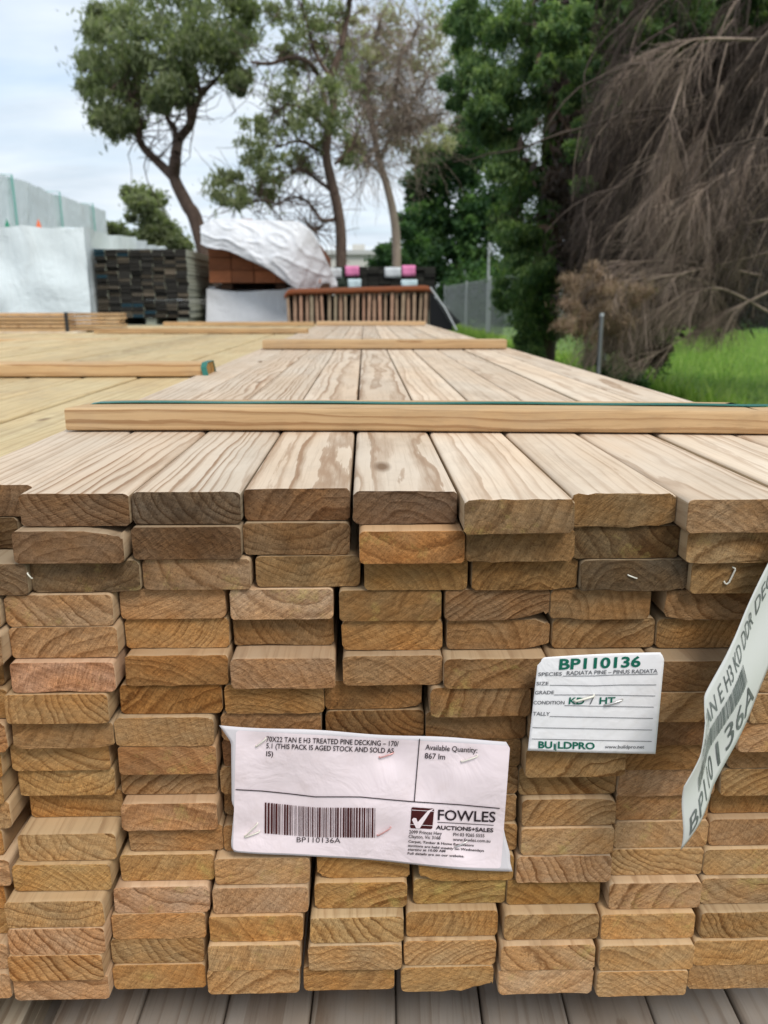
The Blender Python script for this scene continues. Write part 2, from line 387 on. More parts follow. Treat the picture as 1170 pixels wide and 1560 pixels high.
# per row, per column: centre x, width, distance of the sawn end (mm)
BOARDS = [
    [(-265.1,70.0,526.5),(-187.8,71.0,500.3),(-116.5,71.0,503.3),(-45.3,71.0,511.2),(25.9,69.0,501.5),(96.1,69.7,477.0),(166.3,68.3,491.8),(235.3,69.1,475.1),(309.2,71.0,483.8),(380.1,70.0,489.8)],
    [(-272.2,70.0,525.8),(-191.2,70.5,491.6),(-117.2,71.0,499.2),(-46.0,70.5,507.3),(29.7,68.0,486.3),(99.9,70.8,488.6),(170.7,70.3,494.4),(241.4,70.5,482.6),(312.9,71.0,483.5),(383.8,70.0,489.5)],
    [(-255.8,70.0,494.4),(-185.0,71.0,500.0),(-112.4,71.0,502.0),(-39.0,70.3,506.5),(33.3,68.9,498.5),(105.4,70.5,496.7),(177.1,71.0,492.5),(248.4,71.0,487.2),(321.5,71.0,486.6),(392.4,70.0,492.6)],
    [(-275.3,70.0,491.5),(-203.3,71.0,496.3),(-131.0,71.0,507.0),(-57.2,69.8,504.1),(16.3,68.9,500.0),(88.4,71.0,499.4),(158.3,68.3,498.9),(236.5,70.6,495.9),(307.9,71.0,493.0),(378.8,70.0,499.0)],
    [(-273.3,70.0,484.6),(-202.2,71.0,495.8),(-130.0,71.0,509.8),(-57.4,68.8,512.4),(18.0,68.6,503.0),(90.3,70.8,502.3),(163.0,71.0,502.7),(234.7,71.0,501.0),(307.9,71.0,498.2),(378.8,70.0,504.2)],
    [(-282.5,70.0,501.1),(-203.2,69.0,489.8),(-129.2,69.7,498.4),(-56.4,70.2,491.9),(17.8,68.0,494.9),(87.4,70.7,488.4),(157.7,69.2,490.6),(227.5,69.8,481.4),(297.2,69.1,478.8),(367.1,70.0,484.8)],
    [(-280.1,70.0,496.9),(-209.1,69.1,488.2),(-135.3,69.8,500.6),(-63.8,68.2,498.9),(4.6,68.0,503.7),(78.1,69.5,491.0),(148.9,68.6,491.1),(223.9,69.1,480.5),(293.1,68.7,477.5),(362.8,70.0,483.5)],
    [(-281.8,70.0,490.9),(-209.1,68.9,494.9),(-140.4,68.0,495.8),(-66.9,69.7,501.7),(5.8,69.3,502.6),(76.6,70.8,500.0),(147.9,69.1,493.1),(218.7,69.9,488.9),(288.0,68.0,478.9),(357.4,70.0,484.9)],
    [(-288.9,70.0,494.3),(-216.7,69.2,503.0),(-139.9,68.4,496.3),(-67.5,70.4,506.0),(4.2,70.1,503.4),(74.7,70.2,500.9),(145.3,70.3,486.3),(216.8,70.0,493.8),(291.2,69.4,494.1),(361.3,70.0,500.1)],
    [(-291.9,70.0,497.4),(-215.6,68.0,506.4),(-142.6,68.8,506.2),(-70.3,70.6,505.2),(2.2,70.3,502.7),(73.1,71.0,501.1),(144.2,70.7,499.3),(214.8,69.8,495.7),(288.7,69.6,494.3),(358.9,70.0,500.3)],
    [(-291.2,70.0,501.0),(-213.0,68.0,513.4),(-141.3,68.3,495.9),(-69.8,71.0,512.3),(1.6,70.4,502.1),(72.6,71.0,500.5),(145.2,68.6,494.2),(215.3,68.0,499.7),(288.8,71.0,506.0),(359.7,70.0,512.0)],
    [(-299.2,70.0,501.1),(-215.6,69.8,494.2),(-139.8,68.4,503.0),(-69.8,71.0,501.3),(1.2,70.4,500.3),(73.9,71.0,497.9),(144.9,68.0,491.9),(215.6,69.5,498.1),(286.8,70.1,499.3),(357.3,70.0,505.3)],
    [(-294.5,70.0,496.3),(-220.4,70.0,490.5),(-146.9,68.7,499.5),(-77.0,68.9,493.8),(-3.3,68.5,498.9),(72.3,69.8,493.6),(143.1,70.1,490.5),(214.0,68.6,496.7),(283.5,69.8,495.5),(353.8,70.0,501.5)],
    [(-302.8,70.0,500.1),(-224.2,69.5,480.4),(-151.1,69.1,493.2),(-78.6,70.0,490.8),(-5.3,68.4,494.3),(68.3,68.9,497.2),(137.8,69.6,494.8),(211.8,68.8,488.4),(281.9,69.6,492.1),(352.1,70.0,498.1)],
    [(-302.1,70.0,500.4),(-224.8,69.1,479.5),(-154.9,68.7,492.5),(-82.5,68.7,488.3),(-8.2,68.8,485.2),(62.2,68.0,489.8),(135.4,70.6,484.9),(206.7,69.9,483.8),(280.2,68.8,483.3),(350.0,70.0,489.3)],
    [(-301.6,70.0,490.6),(-227.6,68.3,478.8),(-157.5,68.9,493.2),(-84.2,68.4,484.8),(-9.8,69.2,483.0),(60.9,69.0,486.1),(132.7,70.2,479.6),(205.9,70.4,477.8),(276.0,68.7,481.0),(345.8,70.0,487.0)],
    [(-300.6,70.0,486.2),(-227.7,70.1,483.9),(-157.4,69.5,492.1),(-86.0,68.7,485.7),(-14.6,68.4,487.5),(59.2,69.5,484.6),(132.5,71.0,480.8),(203.9,68.0,477.0),(274.5,68.5,481.8),(344.2,70.0,487.8)],
]
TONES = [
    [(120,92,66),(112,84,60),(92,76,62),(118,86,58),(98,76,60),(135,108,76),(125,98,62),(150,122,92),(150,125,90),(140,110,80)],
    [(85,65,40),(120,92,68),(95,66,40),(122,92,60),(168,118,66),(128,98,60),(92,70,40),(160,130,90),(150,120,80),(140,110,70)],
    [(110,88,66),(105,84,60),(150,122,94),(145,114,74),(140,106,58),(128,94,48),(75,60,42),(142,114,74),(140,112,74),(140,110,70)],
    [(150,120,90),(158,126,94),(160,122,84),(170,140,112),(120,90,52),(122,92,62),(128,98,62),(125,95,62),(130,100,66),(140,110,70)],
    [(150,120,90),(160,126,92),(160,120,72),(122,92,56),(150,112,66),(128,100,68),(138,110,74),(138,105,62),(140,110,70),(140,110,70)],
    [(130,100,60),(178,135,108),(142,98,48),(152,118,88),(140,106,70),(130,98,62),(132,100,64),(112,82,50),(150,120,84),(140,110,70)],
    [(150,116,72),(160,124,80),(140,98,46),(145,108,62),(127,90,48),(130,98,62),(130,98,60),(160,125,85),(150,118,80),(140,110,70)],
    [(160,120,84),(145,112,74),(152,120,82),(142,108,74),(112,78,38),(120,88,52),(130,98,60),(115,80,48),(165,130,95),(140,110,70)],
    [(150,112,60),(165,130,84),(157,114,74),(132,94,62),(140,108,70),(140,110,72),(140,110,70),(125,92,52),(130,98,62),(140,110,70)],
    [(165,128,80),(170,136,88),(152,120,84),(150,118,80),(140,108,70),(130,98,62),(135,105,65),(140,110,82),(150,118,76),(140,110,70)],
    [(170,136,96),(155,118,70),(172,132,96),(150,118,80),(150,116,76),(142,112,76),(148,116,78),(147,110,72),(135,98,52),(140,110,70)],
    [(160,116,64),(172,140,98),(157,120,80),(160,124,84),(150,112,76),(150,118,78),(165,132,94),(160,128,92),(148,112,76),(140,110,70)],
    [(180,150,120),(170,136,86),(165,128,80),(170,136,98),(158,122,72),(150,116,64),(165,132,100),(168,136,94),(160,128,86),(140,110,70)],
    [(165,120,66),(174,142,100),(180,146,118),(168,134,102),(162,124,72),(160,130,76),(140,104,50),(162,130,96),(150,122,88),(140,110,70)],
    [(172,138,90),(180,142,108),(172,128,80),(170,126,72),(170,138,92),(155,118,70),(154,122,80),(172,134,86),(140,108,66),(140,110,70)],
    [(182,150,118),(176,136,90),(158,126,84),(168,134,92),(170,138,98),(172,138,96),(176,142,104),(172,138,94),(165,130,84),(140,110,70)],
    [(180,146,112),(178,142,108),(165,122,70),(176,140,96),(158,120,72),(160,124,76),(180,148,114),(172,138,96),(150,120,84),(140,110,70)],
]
# ---------------------------------------------------------------- the ground and the yard setting
def ground_mats():
    n = NT('yard_gravel'); P = n.coord()
    a = n.noise(P, 3.0, 8, 0.7); b = n.noise(P, 60, 3, 0.6)
    c = n.mix(a, (0.10, 0.095, 0.085, 1), (0.20, 0.19, 0.165, 1)); c = n.mix(n.math('MULTIPLY', b, 0.5), c, (0.07, 0.065, 0.06, 1))
    M['gravel'] = n.fin(c, 0.9, n.bump(b, 0.6, 0.02), spec=0.2)
    n = NT('lawn_soil'); P = n.coord(); a = n.noise(P, 1.2, 7, 0.7)
    M['soil'] = n.fin(n.mix(a, (0.07, 0.15, 0.025, 1), (0.15, 0.26, 0.045, 1)), 0.95, spec=0.1)
ground_mats()
GZ = -1.5
g = mesh_obj('ground', [(-400, -60, GZ), (400, -60, GZ), (400, 700, GZ), (-400, 700, GZ)], [(0, 1, 2, 3)], M['gravel']); tag(g, kind='structure')
g = mesh_obj('lawn', [(1.7, -4, GZ + .01), (90, -4, GZ + .01), (90, 90, GZ + .01), (1.7, 90, GZ + .01)], [(0, 1, 2, 3)], M['soil']); tag(g, kind='structure')

# ---------------------------------------------------------------- boards
TH = 0.022
def profile(w, t, r, rng, nb=9, rough=0.0):
    """Rounded outline, counter-clockwise seen from the front (x right, z up), origin at its centre."""
    pts = []
    hw, ht = w / 2, t / 2
    for cx, cz, a0 in ((hw - r, -ht + r, -90), (hw - r, ht - r, 0), (-hw + r, ht - r, 90), (-hw + r, -ht + r, 180)):
        for k in range(5):
            a = math.radians(a0 + k * 22.5); pts.append((cx + r * math.cos(a), cz + r * math.sin(a)))
        if a0 in (0, 180):                       # top and bottom runs get extra points
            s = -1 if a0 == 0 else 1
            for k in range(1, nb):
                pts.append((s * (-hw + r) + s * (w - 2 * r) * k / nb, ht if a0 == 0 else -ht))
    return pts

def board_mesh(w, t, length, rng, r=0.0035, chips=(), top_mat=None, ragged=0.00025):
    prof = profile(w, t, r, rng)
    n = len(prof)
    secs = [(0.0, 0.00035), (0.0004, 0.0001), (0.004, 0.0), (length - .001, 0.0), (length, 0.0006)]
    V, Fc = [], []
    hw, ht = w / 2, t / 2
    for si, (y, inset) in enumerate(secs):
        for (x, z) in prof:
            k = 1 - inset / hw; kz = 1 - inset / ht
            xx, zz, yy = x * k, z * kz, y
            if si < 2:
                xx += rng.gauss(0, ragged); zz += rng.gauss(0, ragged * .7); yy += rng.gauss(0, ragged * .6) if si == 0 else 0
            if si <= 2:
                for (cx, cz, rad, depth) in chips:
                    d = math.hypot((x - cx), (z - cz) * 1.3)
                    if d < rad:
                        f = (1 - d / rad) * (0.65 + rng.random() * 0.7)
                        f = min(f, 1.0)
                        zz += (-1 if z > 0 else 1) * depth * f
                        if si == 2: yy += 0.004 * f
            V.append((xx, yy, zz))
    for s in range(len(secs) - 1):
        a, b = s * n, (s + 1) * n
        for i in range(n):
            j = (i + 1) % n
            Fc.append((a + i, a + j, b + j, b + i))
    Fc.append(tuple(range(n - 1, -1, -1)))
    Fc[-1] = tuple(reversed(Fc[-1])) if False else Fc[-1]
    Fc.append(tuple((len(secs) - 1) * n + i for i in range(n)))
    me = bpy.data.meshes.new('board')
    me.from_pydata(V, [], Fc); me.update()
    me.materials.append(M['end']); me.materials.append(M['side']); me.materials.append(top_mat or M['side'])
    bm = bmesh.new(); bm.from_mesh(me); bmesh.ops.recalc_face_normals(bm, faces=bm.faces); bm.to_mesh(me); bm.free()
    for p in me.polygons:
        c = p.center
        if len(p.vertices) > 6 or c.y < 0.0004: p.material_index = 0; p.use_smooth = False
        else:
            p.material_index = 2 if (p.normal.z > 0.25 and top_mat) else 1
            p.use_smooth = True
    return me

H0, TR, SLOPE = 0.119, 0.0226, 0.0062
pack = empty('timber_pack', (0, 0.49, -H0 - 17 * TR), 'large front pack of decking boards, sawn ends facing the viewer with sale labels stapled on', 'timber pack', 'packs of decking boards')
rng = random.Random(11)
CHIPS = {(3, 5): [(0.030, -0.011, 0.022, 0.0065)], (4, 5): [(0.033, -0.011, 0.012, 0.004), (0.034, 0.011, 0.009, 0.003)],
         (16, 5): [(0.030, -0.011, 0.020, 0.007), (0.004, -0.011, 0.006, 0.0012)], (2, 6): [(-0.02, -0.011, 0.012, 0.002), (0.03, -0.011, 0.01, 0.002)],
         (3, 7): [(-0.034, -0.011, 0.013, 0.004)], (3, 6): [(-0.025, -0.011, 0.012, 0.002)], (5, 1): [(0.0, -0.011, 0.014, 0.0016)],
         (12, 4): [(-0.034, -0.011, 0.010, 0.004)], (12, 5): [(-0.034, -0.011, 0.013, 0.006)], (7, 1): [(0.034, 0.011, 0.012, 0.003), (0.034, -0.011, .01, .002)], (1, 1): [(0.030, 0.011, 0.016, 0.0045)],
         (6, 4): [(0.033, -0.011, 0.014, 0.0035)], (4, 3): [(-0.012, -0.011, 0.018, 0.0018)], (2, 5): [(0.03, -0.011, 0.012, 0.002)],
         (9, 6): [(0.034, 0.0, 0.010, 0.003)], (10, 6): [(0.034, 0.008, 0.012, 0.003)], (15, 5): [], (0, 6): [(0.033, -0.011, 0.010, 0.0025)]}
ENDK = 1.12
pack_inv = Matrix.Translation(pack.location).inverted()
for r in range(17):
    for c in range(10):
        cx, w, D = BOARDS[r][c]
        if r == 0: w -= .8
        if (r, c) == (0, 0): cx += 6.4
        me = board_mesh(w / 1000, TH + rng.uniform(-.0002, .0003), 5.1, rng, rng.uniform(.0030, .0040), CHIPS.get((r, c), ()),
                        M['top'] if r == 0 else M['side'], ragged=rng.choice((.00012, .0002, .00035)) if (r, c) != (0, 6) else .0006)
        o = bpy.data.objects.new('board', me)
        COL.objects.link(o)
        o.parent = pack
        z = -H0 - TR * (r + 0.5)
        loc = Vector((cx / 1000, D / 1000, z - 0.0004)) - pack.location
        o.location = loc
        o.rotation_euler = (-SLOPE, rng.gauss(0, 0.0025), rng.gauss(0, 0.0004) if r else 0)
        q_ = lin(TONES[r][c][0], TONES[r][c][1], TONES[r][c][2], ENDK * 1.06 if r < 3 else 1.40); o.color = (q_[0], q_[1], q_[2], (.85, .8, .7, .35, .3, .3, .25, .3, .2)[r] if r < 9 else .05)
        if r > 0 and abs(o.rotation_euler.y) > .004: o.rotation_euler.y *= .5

# bearers under the pack
for i, Y in enumerate((0.95, 2.9, 5.0)):
    v, f = box_data(-.34, .37, Y - .045, Y + .045, -H0 - 17 * TR - .062 - SLOPE * (Y - .5), -H0 - 17 * TR - .001 - SLOPE * (Y - .5))
    o = mesh_obj('bearer', [Vector(q) - pack.location for q in v], f, M['side'], pack); o.color = lin(120, 95, 65)

# ---------------------------------------------------------------- the grey pack underneath
zt = -0.570
gp = empty('timber_pack', (0.05, 0.0, zt - .2), 'grey weathered decking pack underneath the front pack at the foot of the photo', 'timber pack', 'packs of decking boards')
me_g = board_mesh(0.070, TH, 5.4, rng, 0.004, (), M['grey'])
me_g.materials[1] = M['grey']
th_g = -0.030                                    # turned slightly against the pack above
pitchg = 0.0708
gseams = [87, 218, 346, 470, 603, 729, 855, 983, 1103]
x_first = (at(603, 1512, 0.5)); kz = zt / x_first.z; x603 = x_first * kz
for row in range(3):
    for i in range(10):
        o = bpy.data.objects.new('board', me_g); COL.objects.link(o); o.parent = gp
        lx = (i - 4 + 0.5) * pitchg
        ang = -0.035
        # front ends lie nearer the viewer than the ends above
        base = Vector((x603.x, x603.y, 0)) + Matrix.Rotation(ang, 3, 'Z') @ Vector((lx, -0.28 + rng.uniform(-.02, .02), 0))
        o.location = Vector((base.x, base.y, zt - TH / 2 - row * TR)) - gp.location
        o.rotation_euler = (-.003, 0, ang + rng.gauss(0, .001))
        o.color = lin(120, 108, 92)
low = []
for k in range(36):
    z1 = zt - 3 * TR - k * .0226
    if z1 - .022 < GZ + .1: break
    low.append((-.33 - gp.location.x, .36 - gp.location.x, -.02, 5.0, z1 - .022 - gp.location.z, z1 - gp.location.z))
low.append((-.3 - gp.location.x, -.22 - gp.location.x, 0.1, 4.9, GZ - gp.location.z, GZ + .098 - gp.location.z)); low.append((.2 - gp.location.x, .28 - gp.location.x, 0.1, 4.9, GZ - gp.location.z, GZ + .098 - gp.location.z))
tag(boxes('lower_boards', low, M['grey'], gp), kind='stuff')

# ---------------------------------------------------------------- sticks lying across the packs
def stick(x0, x1, Y, zb, depth, height, mat, label, group, yaw=0.0, cut=0.0, bow=0.0, tone=(225, 190, 140)):
    n = 14
    V, Fc = [], []
    r = 0.003
    prof = []
    for cy, cz, a0 in ((depth - r, r, -90), (depth - r, height - r, 0), (r, height - r, 90), (r, r, 180)):
        for k in range(4):
            a = math.radians(a0 + 30 * k); prof.append((cy + r * math.cos(a), cz + r * math.sin(a)))
    m = len(prof); L_ = x1 - x0
    for i in range(n + 1):
        t = i / n
        for (y, z) in prof:
            xx = t * L_
            if i == 0: xx += cut * y * 0.35
            if i == n: xx -= cut * y
            V.append((xx, y + .0006 * math.sin(t * 9 + x0) - bow * t * t, z))
    for i in range(n):
        for j in range(m): Fc.append((i * m + j, i * m + (j + 1) % m, (i + 1) * m + (j + 1) % m, (i + 1) * m + j))
    Fc.append(tuple(range(m))); Fc.append(tuple(n * m + m - 1 - j for j in range(m)))
    # turn so that the grain runs along the mesh's Y
    V = [(-y, x, z) for (x, y, z) in V]
    o = mesh_obj('stick', V, Fc, mat)
    bm = bmesh.new(); bm.from_mesh(o.data); bmesh.ops.recalc_face_normals(bm, faces=bm.faces); bm.to_mesh(o.data); bm.free()
    o.data.materials.append(M['end'])
    for p in o.data.polygons:
        if len(p.vertices) > 6: p.material_index = 1
    o.location = (x0, Y, zb); o.rotation_euler = (0, SLOPE * 0, -math.pi / 2 + yaw)
    o.color = lin(*tone)
    return tag(o, label, 'timber stick', group)

def ztop(Y): return -H0 - SLOPE * (Y - .5) + .0006
sy = 0.0
p = at(540, 655, 1.0); k = ztop(.72) / p.z; Y1 = p.y * k
xl = at(101, 655, Y1).x; xr = 0.415
s1 = stick(xl, xr, Y1, ztop(Y1) + .0004, 0.068, 0.0215, M['stick'], 'pale pine stick nearest the viewer across the front pack, green strap along it', 'sticks across the decking', yaw=-.012, cut=.9, bow=.034)
Y2 = 2.22
s2 = stick(at(400, 530, Y2).x, at(772, 530, Y2).x, Y2, ztop(Y2) + .001, 0.068, 0.024, M['stick'], 'pale pine stick across the front pack midway between green strapped stick and slatted pack', 'sticks across the decking')
Y3 = 4.9
s3 = stick(at(482, 492, Y3).x, at(648, 492, Y3).x, Y3, ztop(Y3) + .001, 0.07, 0.024, M['stick'], 'pine stick at the far end of the front pack below the slatted pack', 'sticks across the decking', tone=(180, 150, 120))

# green strap: along the stick, over its ends and down both sides of the pack
M['strap'] = mat_plain('green_strap', (0.012, 0.13, 0.10, 1), 0.35, 0.5, 400, 0.5, (1.8, 1.5, 1.5, 1), 0.2)
def ribbon(name, pts, widthvec, mat, parent=None, th=.0006):
    V, Fc = [], []
    W = Vector(widthvec)
    P = [Vector(p) for p in pts]
    for i, p in enumerate(P):
        a = P[max(i - 1, 0)]; b = P[min(i + 1, len(P) - 1)]
        nrm = (b - a).normalized().cross(W).normalized() * th
        V += [p - W / 2, p + W / 2, p + W / 2 + nrm, p - W / 2 + nrm]
    for i in range(len(P) - 1):
        for j in range(4): Fc.append((i * 4 + j, i * 4 + (j + 1) % 4, i * 4 + 4 + (j + 1) % 4, i * 4 + 4 + j))
    Fc += [(3, 2, 1, 0), tuple((len(P) - 1) * 4 + j for j in range(4))]
    o = mesh_obj(name, V, Fc, mat, parent)
    bm = bmesh.new(); bm.from_mesh(o.data); bmesh.ops.recalc_face_normals(bm, faces=bm.faces); bm.to_mesh(o.data); bm.free()
    return o
zs = ztop(Y1) + .0004 + .0216
PL = (BOARDS[0][0][0] + 6.4 - BOARDS[0][0][1] / 2) / 1000 - .0025
PR = (BOARDS[0][9][0] + 35) / 1000 + .002
yl_, yr_ = Y1 + .036, Y1 - .002
pts = [(PL, yl_, -.5), (PL, yl_, -.16), (PL + .001, yl_, ztop(Y1) - .004), (xl + .006, yl_, zs - .002), (xl + .022, yl_, zs + .0006)]
for i in range(1, 30):
    t = i / 30
    pts.append((xl + .022 + (xr - .05 - xl) * t, yl_ - .006 * t - .034 * t * t + .0012 * math.sin(t * 11), zs + .0008 + .0004 * math.sin(t * 23)))
pts += [(xr - .02, yr_, zs + .0006), (xr - .006, yr_, zs - .003), (PR, yr_, ztop(Y1) - .006), (PR + .001, yr_, -.2), (PR, yr_, -.5)]
tag(ribbon('packing_strap', pts, (0, .013, 0), M['strap']), 'thin green plastic strap running along the top of the nearest pine stick', 'strap')

# ---------------------------------------------------------------- paper labels stapled to the ends
FONT_CACHE = {}
def text_mesh(s, bold=0.0):
    key = (s, bold)
    if key in FONT_CACHE: return FONT_CACHE[key]
    cu = bpy.data.curves.new('t', 'FONT'); cu.body = s; cu.size = 1; cu.offset = bold; cu.resolution_u = 3; cu.fill_mode = 'FRONT'
    ob = bpy.data.objects.new('t', cu); COL.objects.link(ob)
    dg = bpy.context.evaluated_depsgraph_get()
    me = bpy.data.meshes.new_from_object(ob.evaluated_get(dg))
    V = [tuple(v.co) for v in me.vertices]; Fc = [tuple(p.vertices) for p in me.polygons]
    bpy.data.objects.remove(ob); bpy.data.meshes.remove(me)
    FONT_CACHE[key] = (V, Fc)
    return V, Fc
CAPH = max(v[1] for v in text_mesh('H')[0])

class Print:
    """Collects flat print in photograph coordinates and lays it on a paper surface."""
    def __init__(self, surf): self.s = surf; self.V = []; self.F = []
    def poly(self, pts):
        n = len(self.V); self.V += [self.s(*p) for p in pts]; self.F.append(tuple(range(n, n + len(pts))))
    def line(self, pts, w):
        for (a, b) in zip(pts[:-1], pts[1:]):
            m = max(1, int(math.hypot(b[0] - a[0], b[1] - a[1]) / 6))
            dx, dy = b[0] - a[0], b[1] - a[1]; L_ = math.hypot(dx, dy); nx, ny = -dy / L_ * w / 2, dx / L_ * w / 2
            for i in range(m):
                p = (a[0] + dx * i / m, a[1] + dy * i / m); q = (a[0] + dx * (i + 1) / m, a[1] + dy * (i + 1) / m)
                self.poly([(p[0] + nx, p[1] + ny), (q[0] + nx, q[1] + ny), (q[0] - nx, q[1] - ny), (p[0] - nx, p[1] - ny)])
    def text(self, s, a, b, h, bold=0.0, slant=0.0):
        V, Fc = text_mesh(s, bold)
        x0 = min(v[0] for v in V); x1 = max(v[0] for v in V)
        dx, dy = b[0] - a[0], b[1] - a[1]; L_ = math.hypot(dx, dy); ux, uy = dx / L_, dy / L_
        n = len(self.V)
        for v in V:
            v_ = v[1] / CAPH * h; u_ = (v[0] - x0) / (x1 - x0) * L_ + slant * v_
            self.V.append(self.s(a[0] + ux * u_ + uy * v_, a[1] + uy * u_ - ux * v_))
        self.F += [tuple(n + i for i in f) for f in Fc]
    def build(self, name, mat, parent, off=None):
        return mesh_obj(name, [Vector(v) - (off or parent.location) for v in self.V], self.F, mat, parent)
def one_line(surf, mat, parent, *a, name='printed_line'):
    p = Print(surf); p.text(*a); p.build(name, mat, parent)

def staple(a, b, surf, mat, parent, lift=.0006, r=.00042, leg=.003):
    A, Bp = Vector(surf(*a)), Vector(surf(*b))
    up = Vector((0, -lift, 0))
    pts = [A + Vector((0, leg, 0)), A + up * .2, A + (Bp - A) * .06 + up, A.lerp(Bp, .5) + up * 1.25, A + (Bp - A) * .94 + up, Bp + up * .2, Bp + Vector((0, leg, 0))]
    off = parent.location if parent else Vector((0, 0, 0))
    V, Q = tube_np([np.array([tuple(p - off) for p in pts])], [np.full(len(pts), r)], 6)
    V = np.asarray(V)
    return np_mesh('staple', V, Q, mat, parent, smooth=True)

# pink auction label
LY = min(BOARDS[r][c][2] for r in range(7, 12) for c in range(2, 6)) / 1000 - .0025
LAB_T = lambda px, py: (px - 345) / 430
def lab_wave(px, py):
    u = (px - 350) / 430; v = (py - 1110) / 215
    w = .0021 * math.sin(6.0 * u + 2.2 * v + .6) + .0012 * math.sin(11 * u - 7 * v) + .0010 * math.sin(3.1 * (u + v) * 2.1)
    w += .0013 * math.exp(-((u - .45 - .35 * v) / .07) ** 2) + .0011 * math.exp(-((u - .68 + .28 * v) / .05) ** 2)
    w += .0014 * math.exp(-((u - .02) / .05) ** 2) * math.sin(7 * v)
    for (sx, sy_) in ((397, 1131), (588, 1151), (715, 1156), (384, 1266), (585, 1267), (702, 1286)):
        w -= .0022 * math.exp(-(((px - sx) / 26) ** 2 + ((py - sy_) / 22) ** 2))
    return w
def lab_surf(off):
    return lambda px, py: at(px, py, LY - .0022 - lab_wave(px, py) - off)
lab = empty('auction_label', at(560, 1215, LY), 'large pink auction label with a barcode stapled across the board ends', 'label')
def sheet(name, left, right, nx, ny, surf, mat, parent, top=None, bottom=None):
    """left/right: functions v->(px,py) of the two side edges."""
    V, Fc = [], []
    for j in range(ny + 1):
        v = j / ny; a = left(v); b = right(v)
        for i in range(nx + 1):
            u = i / nx
            px = a[0] + (b[0] - a[0]) * u; py = a[1] + (b[1] - a[1]) * u
            if top: py += (1 - v) * top(u)
            if bottom: py += v * bottom(u)
            V.append(Vector(surf(px, py)) - parent.location)
    for j in range(ny):
        for i in range(nx):
            q = j * (nx + 1) + i; Fc.append((q, q + nx + 1, q + nx + 2, q + 1))
    o = mesh_obj(name, V, Fc, mat, parent, smooth=True)
    m = o.modifiers.new('thickness', 'SOLIDIFY'); m.thickness = .0001; m.offset = -1
    return o
def interp(pts):
    ys = [p[0] for p in pts]
    def f(v):
        for (a, pa), (b, pb) in zip(pts[:-1], pts[1:]):
            if v <= b + 1e-9:
                t = (v - a) / (b - a); return (pa[0] + (pb[0] - pa[0]) * t, pa[1] + (pb[1] - pa[1]) * t)
        return pts[-1][1]
    return f
bl = interp([(0, (334, 1105)), (.07, (345, 1121)), (.12, (352, 1131)), (.6, (353, 1222)), (.64, (357, 1230)), (.9, (352, 1283)), (.95, (353, 1291)), (1, (357, 1297))])
br = interp([(0, (771, 1129)), (.03, (776, 1137)), (.6, (766, 1255)), (.72, (770, 1275)), (.85, (777, 1300)), (.93, (777, 1313)), (1, (781, 1328))])
sheet('backing', bl, br, 70, 36, lab_surf(0), M['backing'], lab, top=lambda u: -2.5 * math.sin(u * 3.1) * 0 + 1.2 * math.sin(u * 14), bottom=lambda u: 2.2 * math.sin(u * 9 + .5) - 2 * math.exp(-((u - .2) / .12) ** 2))
def rr(v, x, s):                                     # rounded sticker corners
    d = min(v, 1 - v) * 190
    return x + s * (5 - math.sqrt(max(0, 25 - (5 - d) ** 2)) if d < 5 else 0)
VS = [0, .006, .014, .027] + [i / 72 for i in range(3, 70)] + [.973, .986, .994, 1]
def sheet_v(name, left, right, nx, vs, surf, mat, parent, wob=None):
    V, Fc = [], []
    for v in vs:
        a = left(v); b = right(v)
        for i in range(nx + 1):
            u = i / nx; V.append(Vector(surf(a[0] + (b[0] - a[0]) * u, a[1] + (b[1] - a[1]) * u + (wob(u, v) if wob else 0))) - parent.location)
    for j in range(len(vs) - 1):
        for i in range(nx):
            q = j * (nx + 1) + i; Fc.append((q, q + nx + 1, q + nx + 2, q + 1))
    return mesh_obj(name, V, Fc, mat, parent, smooth=True)
sheet_v('sticker', lambda v: (rr(v, 359.5 - 4.5 * v, 1), 1113 + v * 182), lambda v: (rr(v, 777 - 14 * v - (5 if v > .5 else 0) * 0, -1), 1136 + v * 187), 130, VS, lab_surf(.0003), M['paper'], lab,
        wob=lambda u, v: v * (2.0 * math.sin(u * 9 + .5) - 2 * math.exp(-((u - .2) / .12) ** 2)) + 1.5 * math.sin(u * 3.1) * (1 - v) * 0)
pr = Print(lab_surf(.0010))
def curl(s, a, b, h, bold=.0):
    one_line(lab_surf(.0010), M['ink'], lab, s, a, b, h, bold)
curl('70X22 TAN E H3 TREATED PINE DECKING \u2013 170/', (405.5, 1129.6), (607.3, 1137), 7.6, .010)
curl('5.1 (THIS PACK IS AGED STOCK AND SOLD AS', (405.5, 1139.8), (600, 1147.5), 7.4, .010)
curl('IS)', (405.5, 1151.8), (416, 1152.2), 7.4, .010)
curl('Available Quantity:', (648, 1142), (727, 1147), 8.0, .006)
curl('867 lm', (647, 1155.4), (678, 1157.2), 8.3, .006)
pr.line([(359, 1203), (398, 1205), (437.5, 1208.9), (480, 1214), (533.7, 1214), (550, 1214.2), (590, 1218), (631, 1221.5), (700, 1226), (761.5, 1231.7)], 1.5)
pr.line([(639.3, 1125.5), (631.2, 1221.5)], 1.4)
pr.build('ruled_lines', M['ink'], lab)
bc = Print(lab_surf(.0010)); rb = random.Random(5); x = 403.5
while x < 573:
    wbar = rb.choice((.8, .8, 1.4, 1.6, 2.6, 3.0)); u = (x - 403.5) / 170
    yt = 1222.7 + 7 * min(1, u * 2.2); yb = 1269.7 + 5.5 * min(1, u * 2.2)
    yt += 1.2 * u; yb += 1.0 * u
    bc.poly([(x, yt), (x - .3, yb), (x + wbar - .3, yb), (x + wbar, yt)])
    x += wbar + rb.choice((1.2, 1.2, 1.8, 2.4))
